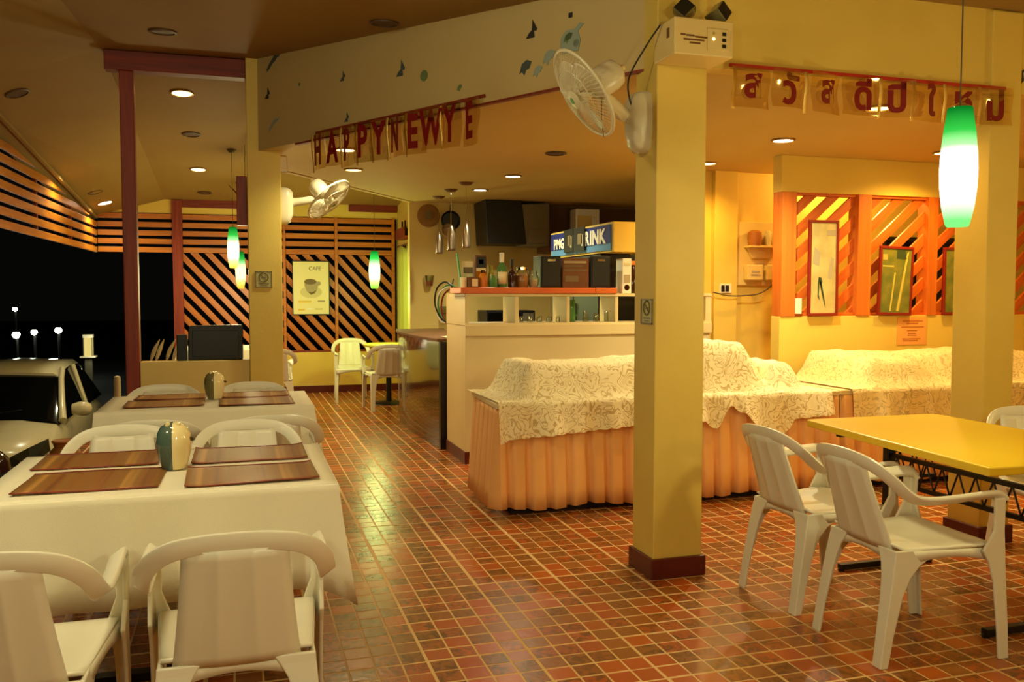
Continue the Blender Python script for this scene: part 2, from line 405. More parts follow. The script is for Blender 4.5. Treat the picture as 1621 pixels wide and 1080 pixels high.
def spline(pts, n=8):
    pts = [Vector(p) for p in pts]; out = []
    P = [2 * pts[0] - pts[1]] + pts + [2 * pts[-1] - pts[-2]]
    for k in range(1, len(P) - 2):
        a, b, c, d = P[k - 1:k + 3]
        for i in range(n):
            t = i / n
            out.append(0.5 * ((2 * b) + (c - a) * t + (2 * a - 5 * b + 4 * c - d) * t * t + (3 * b - a - 3 * c + d) * t ** 3))
    out.append(pts[-1]); return out
def text_mesh(body, size, depth=0.004, sx=1.0, bold=0.0):
    cu = bpy.data.curves.new('lettering', 'FONT'); cu.body = body; cu.size = size; cu.extrude = depth / 2; cu.resolution_u = 3
    cu.align_x = 'CENTER'; cu.offset = bold
    o = bpy.data.objects.new('lettering', cu); C.objects.link(o)
    dg = bpy.context.evaluated_depsgraph_get(); dg.update()
    me = bpy.data.meshes.new_from_object(o.evaluated_get(dg))
    bpy.data.objects.remove(o); bpy.data.curves.remove(cu)
    if len(me.vertices):
        xs = [v.co.x for v in me.vertices]; ys = [v.co.y for v in me.vertices]
        cx = (min(xs) + max(xs)) / 2; cy = (min(ys) + max(ys)) / 2
        for v in me.vertices: v.co.x = (v.co.x - cx) * sx; v.co.y -= cy
    me.materials.clear(); return me
def text_obj(body, size, m, name, parent, loc, rot, depth=0.004, sx=1.0, bold=0.0):
    me = text_mesh(body, size, depth, sx, bold); me.materials.append(M[m])
    o = bpy.data.objects.new(name, me); C.objects.link(o); o.parent = parent; o.location = loc; o.rotation_euler = rot
    return o

# ================================================================ STRUCTURE
X0, Y0, CELL = 0.66, 4.01, 0.10
def zr(y):
    if y < 4: return 2.93
    return 3.2 - 0.085 * (7.2 - y) if y < 7.2 else 3.2 - 0.096 * (y - 7.2)
def zl(y):
    if y < 4: return 2.62
    return 2.872 - 0.079 * (7.2 - y) if y < 7.2 else 2.872 - 0.082 * (y - 7.2)
def zc(x, y):
    if x >= -0.95: return zr(y)
    t = (-0.95 - x) / 0.9; return zr(y) + (zl(y) - zr(y)) * t

floor = structure(MB().box(-1.45, 8.0, -4.0, 12.9, -0.14, -0.0009).build('floor', 'grout'))
ground = structure(MB().box(-70, 40, -20, 90, -1.25, -1.05).build('ground_outside', 'asphalt'))
structure(MB().box(-1.49, -1.45, -4.0, 12.9, -1.05, -0.006).build('wall_plinth', 'cream'))

def cam_pt(x, y, z):
    r = Vector((cos(.3), -sin(.3), 0)); f0 = Vector((sin(.3), cos(.3), 0)); u0 = Vector((0, 0, 1))
    f = f0 * cos(.053) - u0 * sin(.053); u = u0 * cos(.053) + f0 * sin(.053)
    v = Vector((x, y, z - 1.39)); d = v.dot(f)
    return (810.5 + 1390 * v.dot(r) / d, 540 - 1390 * v.dot(u) / d, d) if d > 0.2 else None

def tile_half(i, j):
    jx0 = 0.0085 if i % 4 == 0 else 0.0040; jx1 = 0.0085 if i % 4 == 3 else 0.0040
    jy0 = 0.0075 if j % 4 == 0 else 0.0040; jy1 = 0.0075 if j % 4 == 3 else 0.0040
    return jx0, jx1, jy0, jy1
def tile_geo(x0, x1, y0, y1, zt):
    b = 0.0006
    vs = [(x0, y0, -0.0009), (x1, y0, -0.0009), (x1, y1, -0.0009), (x0, y1, -0.0009),
          (x0, y0, zt - b), (x1, y0, zt - b), (x1, y1, zt - b), (x0, y1, zt - b),
          (x0 + b, y0 + b, zt), (x1 - b, y0 + b, zt), (x1 - b, y1 - b, zt), (x0 + b, y1 - b, zt)]
    fs = [(8, 9, 10, 11)]
    for k in range(4):
        n = (k + 1) % 4; fs += [(k, n, 4 + n, 4 + k), (4 + k, 4 + n, 8 + n, 8 + k)]
    return vs, fs
cells = []
for i in range(-21, 60):
    for j in range(-36, 87):
        x = X0 + (i + .5) * CELL; y = Y0 + (j + .5) * CELL
        if x > 6.2 or x < -1.4 or y > 12.66: continue
        if x > 3.9 and y > 6.0: continue
        cells.append((i, j, x, y))
def rank(c):
    i, j, x, y = c
    p = cam_pt(x, y, 0)
    if p is None or not (0 < p[0] < 1621 and 0 < p[1] < 1080): return 1e9
    if x < 0.34 and 1.9 < y < 6.1: return 1e8 + p[2]
    if 2.2 < x < 3.2 and 2.5 < y < 3.3: return p[2] + 0.3
    return p[2]
cells.sort(key=rank)
protos = {}
rest = MB()
for n, (i, j, x, y) in enumerate(cells):
    jx0, jx1, jy0, jy1 = tile_half(i, j); h = CELL / 2
    if n < 300:
        key = (i % 4 in (0, 3) and i % 4, j % 4 in (0, 3) and j % 4)
        if key not in protos:
            mb = MB(); mb.add(*tile_geo(-h + jx0, h - jx1, -h + jy0, h - jy1, 0.0)); me = mb.mesh('tile'); me.materials.append(M['tile']); protos[key] = me
        o = bpy.data.objects.new('tile', protos[key]); C.objects.link(o); o.parent = floor
        o.location = (x, y, random.uniform(-.0003, .0002))
        o.rotation_euler = (random.uniform(-.003, .003), random.uniform(-.003, .003), random.uniform(-.006, .006))
    else:
        rest.add(*tile_geo(x - h + jx0, x + h - jx1, y - h + jy0, y + h - jy1, random.uniform(-.0003, .0002)))
ro = rest.build('floor_tiles', 'tile', floor); ro['kind'] = 'stuff'

# ceilings
def slab(name, quads, m, t=0.05):
    mb = MB()
    for q in quads:
        n = len(q); mb.add([Vector(p) for p in q] + [Vector(p) + Vector((0, 0, t)) for p in q],
                           [tuple(range(n)), tuple(range(2 * n - 1, n - 1, -1))] + [(a, n + a, n + (a + 1) % n, (a + 1) % n) for a in range(n)])
    return structure(mb.build(name, m))
ys = [-4.0, 4.0, 7.2, 12.95]
qs = []
for a, b in zip(ys, ys[1:]):
    xr = 8.0 if b <= 4.0 else (2.05 if b < 8 else 2.35)
    qs.append([(-0.95, a, zr(a)), (xr, a, zr(a)), (xr, b, zr(b)), (-0.95, b, zr(b))])
    qs.append([(-1.99, a, zc(-1.99, a)), (-0.95, a, zr(a)), (-0.95, b, zr(b)), (-1.99, b, zc(-1.99, b))])
slab('ceiling', qs, 'ceiling')
slab('ceiling_inner', [[(0.07, 7.25, 2.5), (1.95, 3.95, 2.5), (8.0, 3.95, 2.5), (8.0, 10.6, 2.5), (1.96, 10.6, 2.5), (0.38, 8.25, 2.5), (0.32, 7.30, 2.5)]], 'lowceil', 0.05)

def wall(name, p, q, z0, z1, t, m):
    p = Vector((p[0], p[1], 0)); q = Vector((q[0], q[1], 0)); d = (q - p).normalized(); n = Vector((d.y, -d.x, 0))
    mb = MB(); mb.prism([(0, z0), ((q - p).length, z0), ((q - p).length, z1), (0, z1)], p, d, Vector((0, 0, 1)), -n * t)
    return structure(mb.build(name, m))
FA, FB = (0.068, 7.25), (1.93, 3.93)
wall('wall_fascia_left', FA, FB, 2.494, 3.3, 0.10, 'fascia')
wall('trim_4', (0.40, 6.663), FB, 2.482, 2.496, 0.03, 'redwoodx')
wall('wall_fascia_right', (1.93, 3.85), (8.0, 3.85), 2.49, 2.98, 0.10, 'column')
wall('wall_bulkhead', (1.98, 10.55), (0.36, 8.24), 2.493, 3.2, 0.06, 'lowceil'); wall('wall_bulkhead_side', (0.37, 8.26), (0.31, 7.32), 2.493, 3.25, 0.06, 'lowceil')

def column(x0, x1, y0, y1, z1, name):
    o = structure(MB().box(x0, x1, y0, y1, 0, z1).build(name, 'column', bevel=0.006))
    b = MB().box(x0 - .016, x1 + .016, y0 - .016, y1 + .016, 0, 0.10).build('skirting', 'maroon', o, bevel=0.005)
    return o
column(0.066, 0.318, 7.10, 7.35, 3.2, 'column')
column(1.905, 2.170, 3.83, 4.065, 2.92, 'column')
column(3.900, 4.105, 3.83, 4.065, 2.92, 'column')

structure(MB().box(-0.73, 0.064, 7.15, 7.27, 0, 0.88).build('wall_low', 'cream', bevel=0.006))
structure(MB().box(-0.832, -0.732, 7.16, 7.27, -0.006, 3.05).build('wooden_post_beam', 'redwood', bevel=0.006))
structure(MB().box(-0.015, 0.064, 7.20, 7.30, 1.93, 2.31).build('trim_5', 'redwood', bevel=0.004))
structure(MB().box(-0.93, 0.066, 7.14, 7.27, 3.05, 3.19).build('wooden_beam', 'redwoodx', bevel=0.005))

# back wall
wb = structure(MB().box(-0.80, 2.25, 12.70, 12.85, 0, 0.57).build('wall_back', 'yellow_wall'))
structure(MB().box(-0.80, 2.2, 12.685, 12.70, 0, 0.095).build('baseboard_back', 'maroon', bevel=0.003))
structure(MB().box(-1.80, 2.25, 12.74, 12.85, 2.48, 2.86).build('wall_back_lintel', 'yellow_wall'))
structure(MB().box(-0.73, 0.35, 12.715, 12.74, 2.565, 2.67).build('trim_1', 'redwoodx'))
structure(MB().box(1.50, 2.19, 12.70, 12.74, 2.57, 2.68).build('trim_2', 'redwoodx'))
structure(MB().box(2.20, 2.30, 10.62, 12.85, 0, 3.05).build('wall_passage', 'yellow_wall'))
# kitchen walls
structure(MB().box(1.96, 5.6, 10.50, 10.62, 0, 2.5).build('wall_kitchen_back', 'cream'))
structure(MB().box(5.5, 5.6, 7.22, 10.5, 0, 2.5).build('wall_kitchen_right', 'cream'))
structure(MB().box(3.99, 8.0, 7.10, 7.22, 0, 2.5).build('wall_right_back', 'yellow_wall'))
structure(MB().box(4.086, 4.32, 7.04, 7.10, 0, 2.5).build('wall_pilaster', 'yellow_wall', bevel=0.004))
structure(MB().box(4.135, 8.0, 6.10, 6.22, 0, 1.213).build('wall_lattice_base', 'yellow_wall', bevel=0.004))
structure(MB().box(4.135, 8.0, 6.10, 6.22, 2.21, 2.5).build('wall_lattice_top', 'yellow_wall', bevel=0.004))
structure(MB().box(8.0, 8.1, -4.0, 7.22, 0, 3.0).build('wall_right', 'yellow_wall'))
structure(MB().box(-1.45, 8.0, -4.1, -4.0, 0, 3.0).build('wall_front', 'cream'))
wn = structure(MB().box(5.95, 7.1, 7.085, 7.10, 1.18, 1.95).build('window_1', 'frame_dark'))
MB().box(5.99, 7.06, 7.078, 7.085, 1.22, 1.91).build('pane', 'nightwin', wn)

# ---------------------------------------------------------------- wooden screens
def clip(poly, rect):
    x0, x1, y0, y1 = rect
    for ax, lim, sg in ((0, x0, 1), (0, x1, -1), (1, y0, 1), (1, y1, -1)):
        out = []
        for k in range(len(poly)):
            a, b = poly[k], poly[(k + 1) % len(poly)]
            da, db = (a[ax] - lim) * sg, (b[ax] - lim) * sg
            if da >= 0: out.append(a)
            if (da >= 0) != (db >= 0):
                t = da / (da - db); out.append((a[0] + (b[0] - a[0]) * t, a[1] + (b[1] - a[1]) * t))
        poly = out
        if len(poly) < 3: return []
    return poly
def diag(parent, rect, y, depth, slope, vpitch, vwidth, m, phase=0.0):
    x0, x1, z0, z1 = rect; L = x1 - x0
    lo = z0 - abs(slope) * L - 1; k = 0
    while True:
        zb = lo + phase + k * vpitch; k += 1
        if zb > z1 + abs(slope) * L + 1: break
        za, zz = zb, zb + slope * L
        p = clip([(x0, za), (x1, zz), (x1, zz + vwidth), (x0, za + vwidth)], rect)
        if len(p) < 3: continue
        area = abs(sum(p[i][0] * p[(i + 1) % len(p)][1] - p[(i + 1) % len(p)][0] * p[i][1] for i in range(len(p)))) / 2
        if area < 0.0012: continue
        cx = sum(q[0] for q in p) / len(p); cz = sum(q[1] for q in p) / len(p)
        mb = MB(); mb.prism([(q[0] - cx, q[1] - cz) for q in p], (0, 0, 0), (1, 0, 0), (0, 0, 1), (0, depth, 0))
        ang = math.atan(slope)
        o = mb.build('slat', m, parent)
        # turn the grain along the slat: rotate mesh into its own axis
        Rm = Matrix.Rotation(ang, 4, 'Y')
        o.data.transform(Rm); o.matrix_local = Matrix.Translation((cx, y + random.uniform(0, .004), cz)) @ Matrix.Rotation(-ang, 4, 'Y')

scr = thing('lattice_screen', 'orange wooden screen, level slats over diagonal ones, at the far end of the passage', 'screen', (0, 0, 0))
for k in range(5):
    z = 1.955 + 0.1115 * k
    for (a, b) in ((-1.78, -0.86), (-0.73, 0.585), (0.615, 1.297), (1.333, 2.11)):
        MB().box(a, b, 12.715, 12.74, z, z + 0.070).build('slat', 'slat', scr, bevel=0.003)
for (a, b, z0, z1, mm) in ((-0.858, -0.732, -0.0, 2.66, 'redwood'), (0.583, 0.617, 0.57, 2.48, 'slat'), (1.295, 1.335, 0.57, 2.48, 'slat'), (2.108, 2.15, 0.57, 2.48, 'slat'),):
    MB().box(a, b, 12.69, 12.75, z0, z1).build('post', mm, scr, bevel=0.003)
MB().box(0.617, 2.108, 12.715, 12.75, 0.57, 0.60).build('rail', 'redwoodx', scr)
diag(scr, (-0.73, 0.583, 0.60, 1.95), 12.72, 0.02, -1.10, 0.205, 0.110, 'lattice')
diag(scr, (0.617, 1.295, 0.60, 1.95), 12.72, 0.02, -1.10, 0.205, 0.110, 'lattice', 0.06)
diag(scr, (1.335, 2.108, 0.60, 1.95), 12.72, 0.02, -1.10, 0.205, 0.110, 'lattice', 0.03)

side = thing('slatted_screen', 'orange wooden slat screen along the open veranda edge, cut off by the sloping ceiling', 'screen', (0, 0, 0))
def sx(y): return -1.78 - 0.0245 * (12.7 - y)
for k in range(9):
    z = 1.945 + 0.1115 * k; z1 = z + 0.072
    if k > 7: continue
    ys_ = 6.0 if z1 < 2.70 else 7.0
    # where the ceiling comes down to this slat
    lim = lambda zz: min(12.68, 7.2 + (2.815 - zz) / 0.082) if zz < 2.815 else 7.2 - (zz - 2.815) / .079
    ya, yb = lim(z1 + .01), lim(z + .01)
    if yb < 6.4: continue
    poly = [(ys_, z), (yb, z), (ya, z1), (ys_, z1)]
    mb = MB(); n = 4
    vs = [(sx(y) + dx, y, zz) for dx in (0, -0.022) for (y, zz) in poly]
    mb.add(vs, [(0, 1, 2, 3), (7, 6, 5, 4)] + [(a, 4 + a, 4 + (a + 1) % 4, (a + 1) % 4) for a in range(4)])
    mb.build('slat', 'slaty', side, bevel=0.003)
for y in (8.1, 9.6, 11.2, 12.5):
    MB().box(sx(y) - .06, sx(y) - .026, y, y + .05, 1.96, zl(y) - .12).build('post', 'redwood', side)
mb = MB()
for dx, dz in ((0, 0), (0.05, 0)):
    pass
mb.prism([(6.0, zl(6.0) - .035), (7.2, zl(7.2) - .035), (12.68, zl(12.68) - .035), (12.68, zl(12.68) - .004), (7.2, zl(7.2) - .004), (6.0, zl(6.0) - .004)], (-1.80, 0, 0), (0, 1, 0), (0, 0, 1), (0.03, 0, 0))
structure(mb.build('trim_3', 'ceiling'))

rs = thing('lattice_screen', 'reddish wooden screen of rising diagonal slats over the low yellow wall', 'screen', (0, 0, 0))
for (a, b) in ((4.140, 4.274), (4.865, 4.995), (5.572, 5.672), (6.26, 6.36), (6.95, 7.05)):
    MB().box(a, b, 6.09, 6.22, 1.213, 2.21).build('post', 'post_r', rs, bevel=0.003)
for n, (a, b) in enumerate(((4.274, 4.865), (4.995, 5.572), (5.672, 6.26), (6.36, 6.95))):
    diag(rs, (a, b, 1.24, 2.19), 6.14, 0.022, 0.86, 0.186, 0.098, 'lattice_r', 0.03 + 0.05 * n)
MB().box(4.274, 7.0, 6.12, 6.20, 1.213, 1.24).build('rail', 'lattice_r', rs)
MB().box(4.274, 7.0, 6.12, 6.20, 2.19, 2.21).build('rail', 'lattice_r', rs)
MB().box(4.272, 4.33, 6.085, 6.10, 1.235, 1.36).build('switch_plate', 'white', rs)

# ================================================================ CEILING LIGHTS
def downlight(x, y, z, r, lit, label, power=0, color=WARM, disc='disc_orange', inner=False):
    t = thing('downlight', label, 'ceiling light', (x, y, z), 0)
    MB().lathe([(r * 1.15, 0.0), (r * 1.15, -0.008), (r, -0.012), (r * .93, -0.006), (r * .93, 0.0)], 20).build('ring', 'trimring' if lit else 'unlit', t, True)
    MB().lathe([(0.001, -0.004), (r * .92, -0.005), (r * .92, -0.001), (0.001, -0.001)], 20).build('lamp_disc', disc if lit else 'unlit', t)
    if lit:
        s = spot('downlight_lamp', (x, y, z - 0.03), power, color, 150, 0.8, 0.035)
    return t
def ray_ceil(px, py):
    r = Vector((cos(.3), -sin(.3), 0)); f0 = Vector((sin(.3), cos(.3), 0)); u0 = Vector((0, 0, 1))
    f = f0 * cos(.053) - u0 * sin(.053); u = u0 * cos(.053) + f0 * sin(.053)
    return f + r * (px - 810.5) / 1390 - u * (py - 540) / 1390
HI = [(-0.447, 8.10, 1, 'disc_orange'), (-0.44, 10.9, 1, 'disc_orange'), (-1.62, 10.2, 1, 'disc_white'), (-1.60, 12.1, 1, 'disc_white'),
      (-0.42, 4.6, 0, ''), (-0.46, 6.3, 0, ''), (-1.60, 7.6, 0, ''), (-1.62, 9.0, 0, ''), (-0.44, 9.4, 0, ''), (-1.61, 11.4, 0, ''), (-0.42, 12.2, 0, ''), (0.87, 5.45, 0, '')]
HL = ['glowing orange downlight just behind the dark red wooden beam', 'glowing orange downlight farther back, right of the wooden post',
      'bright white downlight above the slatted veranda screen', 'bright white downlight beside the wooden post near the back wall',
      'unlit round downlight on the sloping ceiling closest to the viewer', 'unlit downlight in front of the dark red beam',
      'unlit downlight closest to the top of the slatted screen', 'unlit downlight before the white lit one over the screen',
      'unlit downlight between the two orange lit ones', 'unlit downlight between the two white lit ones', 'unlit downlight farthest back near the header board', 'unlit downlight above the painted fascia with butterfly stickers']
for (x, y, lit, d), lab in zip(HI, HL):
    fx_ = downlight(x, y, zc(x, y) - 0.003, 0.085 if lit else 0.078, lit, lab, 45 if d == 'disc_orange' else 50, ORANGE if d == 'disc_orange' else WHITE, d or 'disc_orange')
    e_ = .02; nx_ = -(zc(x + e_, y) - zc(x - e_, y)) / (2 * e_); ny_ = -(zc(x, y + e_) - zc(x, y - e_)) / (2 * e_)
    fx_.rotation_euler = Vector((nx_, ny_, 1)).to_track_quat('Z', 'Y').to_euler()
LO = [(0.79, 6.86, 1, 'disc_white', 55, WHITE, 'white downlight shining through the middle of the foil new year banner'),
      (0.98, 7.93, 1, 'disc_orange', 55, ORANGE, 'orange downlight right behind the foil new year banner'),
      (2.445, 9.05, 1, 'disc_white', 75, WHITE, 'white downlight over the bar, the smaller and farther of two'),
      (2.455, 7.905, 1, 'disc_white', 75, WHITE, 'white downlight over the bar, nearer of the two'),
      (3.741, 5.508, 1, 'disc_white', 150, WHITE, 'white downlight over the covered buffet, beside the lattice wall'),
      (3.791, 6.666, 1, 'disc_orange', 58, ORANGE, 'small orange downlight next to the yellow column'),
      (3.64, 4.40, 1, 'disc_orange', 50, ORANGE, 'orange downlight seen through the foil letter banner'),
      (5.27, 5.62, 1, 'disc_orange', 102, ORANGE, 'orange downlight half hidden behind the big green pendant'),
      (2.385, 6.546, 0, '', 0, WARM, 'unlit downlight on the inner ceiling over the buffet'),
      (2.608, 5.526, 0, '', 0, WARM, 'unlit downlight on the inner ceiling below the white wall fan')]
for (x, y, lit, d, e, c, lab) in LO:
    downlight(x, y, 2.498, 0.074, lit, lab, e, c, d or 'disc_orange')

# ================================================================ PLASTIC ARMCHAIR
def chair_proto():
    t = thing('plastic_armchair', 'x', 'chair')
    # seat: dished shell with rolled front edge
    def seat(u, v):
        y = -0.205 + 0.45 * v
        hw = 0.190 + 0.040 * v
        x = (u * 2 - 1) * hw
        z = 0.432 - 0.020 * (1 - (2 * u - 1) ** 2) * math.sin(pi * min(1, v * 1.15)) + 0.010 * v
        if v > 0.86: z -= 0.9 * (v - 0.86) ** 2 * 1.6
        if v < 0.12: z += 0.02 * (1 - v / 0.12) ** 2
        return (x, y, z)
    sm = MB().grid(seat, 14, 14)
    o = sm.build('seat', 'plastic', t, True, solid=0.010)
    # apron under the seat, arched on every side
    def apron(side):
        mb = MB(); n = 12; vs = []
        for i in range(n + 1):
            s = i / n; arch = 0.062 - 0.034 * math.sin(pi * s)
            if side == 'front': p = (-.225 + .45 * s, 0.238)
            elif side == 'rear': p = (-.186 + .372 * s, -0.205)
            elif side == 'left': p = (-.190 - .038 * s, -0.205 + .445 * s)
            else: p = (.190 + .038 * s, -0.205 + .445 * s)
            top = 0.430 if side != 'front' else 0.424
            vs.append(((p[0], p[1], top), (p[0], p[1], top - arch)))
        rs = [[a, b] for a, b in vs]
        mb.add([p for r in rs for p in r], [(2 * i, 2 * i + 1, 2 * i + 3, 2 * i + 2) for i in range(n)])
        return mb.build('apron', 'plastic', t, True, solid=0.009)
    for sd in ('front', 'rear', 'left', 'right'): apron(sd)
    # backrest panel with grooves
    def back(u, v):
        hw = 0.150 - 0.022 * v + 0.012 * (1 - v) ** 2
        x = (u * 2 - 1) * hw
        y = -0.196 - 0.110 * v - 0.016 * (1 - (2 * u - 1) ** 2)
        z = 0.425 + 0.333 * v
        g = min(abs(u - 0.34), abs(u - 0.66))
        if g < 0.022 and 0.05 < v < 0.93: y -= 0.002
        return (x, y, z)
    mb = MB(); us = [0, .1, .2, .31, .325, .34, .355, .37, .5, .63, .645, .66, .675, .69, .8, .9, 1]
    vs = [back(u, k / 12) for k in range(13) for u in us]; w = len(us)
    mb.add(vs, [(j * w + i, j * w + i + 1, (j + 1) * w + i + 1, (j + 1) * w + i) for j in range(12) for i in range(w - 1)])
    mb.build('backrest', 'plastic', t, True, solid=0.011)
    # one swept band: top rail that twists into the two arms
    half = [(0.0, -0.322, 0.778), (0.075, -0.319, 0.775), (0.142, -0.307, 0.763), (0.188, -0.281, 0.737), (0.218, -0.246, 0.700), (0.230, -0.208, 0.662), (0.235, -0.165, 0.636), (0.236, -0.10, 0.626), (0.236, 0.0, 0.627), (0.235, 0.09, 0.632), (0.233, 0.165, 0.635), (0.232, 0.205, 0.630), (0.231, 0.228, 0.610)]
    ctr = spline(half, 6)
    n0 = Vector((0, -1, -.22)).normalized()
    def band_rings(sg):
        out = []; nn = n0.copy()
        for k, p in enumerate(ctr):
            q = ctr[min(k + 1, len(ctr) - 1)] - ctr[max(k - 1, 0)]; q.normalize()
            if k == 0: q = Vector((1, 0, 0))
            nn = (nn - q * nn.dot(q)).normalized(); wd = q.cross(nn)
            h = 0.0255; th = 0.0065 + .003 * min(1, max(0, (k - 30) / 12))
            ring = [p + wd * a * h + nn * b * th for a, b in ((-1, -.6), (-.85, -1), (.85, -1), (1, -.6), (1, .6), (.85, 1), (-.85, 1), (-1, .6))]
            out.append([Vector((v.x * sg, v.y, v.z)) for v in ring])
        return out
    RR, RL = band_rings(1), band_rings(-1); cut = 33
    MB().rings(list(reversed([list(r) for r in RL[1:cut + 1]])) + RR[:cut + 1]).build('top_rail', 'plastic', t, True)
    for sg in (-1, 1):
        MB().rings((RR if sg > 0 else RL)[cut:]).build('armrest', 'plastic', t, True)
        # front leg: angle section from arm to floor
        def leg(path, sgx, sgy, name):
            rs = []
            for (x, y, z, a, b, tt) in path:
                rs.append([Vector(p) for p in ((x, y, z), (x - sgx * a, y, z), (x - sgx * a, y - sgy * tt, z), (x - sgx * tt, y - sgy * tt, z), (x - sgx * tt, y - sgy * b, z), (x, y - sgy * b, z))])
            return MB().rings(rs).build(name, 'plastic', t, False, bevel=0.004)
        leg([(sg * .250, .262, 0, .034, .046, .012), (sg * .252, .252, .12, .036, .048, .012), (sg * .252, .238, .30, .042, .056, .012), (sg * .252, .232, .38, .050, .075, .012), (sg * .252, .230, .425, .060, .10, .013), (sg * .255, .222, .50, .036, .046, .013), (sg * .256, .222, .624, .044, .046, .013)], sg, 1, 'leg')
        leg([(sg * .216, -.286, 0, .048, .036, .012), (sg * .214, -.268, .12, .052, .042, .012), (sg * .210, -.244, .26, .060, .056, .012), (sg * .207, -.232, .33, .068, .078, .012), (sg * .204, -.224, .375, .078, .115, .012), (sg * .201, -.217, .41, .094, .175, .012), (sg * .200, -.214, .434, .11, .22, .012)], sg, -1, 'leg')
    return t
chair0 = chair_proto()
CH = [(-0.02, 2.575, 0, 'white plastic armchair nearest the viewer, drawn up to the front table, seen from behind'),
      (-0.582, 2.56, 0, 'white plastic armchair cut off by the left edge, beside the nearest one'),
      (-0.512, 3.965, pi, 'white plastic armchair facing us across the front table, left of the pair'),
      (0.022, 3.98, pi, 'white plastic armchair facing us across the front table, right of the pair'),
      (-0.415, 4.73, 0, 'white armchair with its back to us at the second table, left one behind the jar'),
      (0.145, 4.74, 0, 'white armchair with its back to us at the second table, nearest the tiled aisle'),
      (-0.48, 5.82, pi, 'white armchair on the far side of the second table, before the wooden post'),
      (0.075, 5.84, pi, 'white armchair on the far side of the second table, before the cream column'),
      (2.535, 2.84, -pi / 2 - .04, 'white plastic armchair nearest the viewer at the yellow table'),
      (2.545, 3.42, -pi / 2 + .03, 'white plastic armchair beside the column at the yellow table, partly hidden'),
      (3.86, 3.30, pi - .25, 'white plastic armchair on the far side of the yellow table, back top showing above it'),
      (3.66, 2.62, pi / 2, 'white plastic armchair under the yellow table, seen between its steel trusses')]
for n, (x, y, rz, lab) in enumerate(CH):
    grp = None
    if n == 0:
        chair0.location = (x, y, 0); chair0.rotation_euler = (0, 0, rz); chair0['label'] = lab; chair0['group'] = 'white plastic armchairs at the front tables'
    else:
        copy_tree(chair0, (x, y, 0), rz, lab, 'white plastic armchairs at the front tables' if n < 8 else 'white plastic armchairs at the yellow table')
copy_tree(chair0, (1.675, 10.63, 0), 0.0, 'small white armchair far down the passage, back towards us, beside the dark counter', 'white armchairs far down the passage')
copy_tree(chair0, (1.40, 11.62, 0), pi, 'small white armchair far down the passage, facing us behind the round yellow table', 'white armchairs far down the passage')
copy_tree(chair0, (0.32, 10.10, 0), 0.1, 'white armchair half hidden behind the left cream column', 'white armchairs far down the passage')

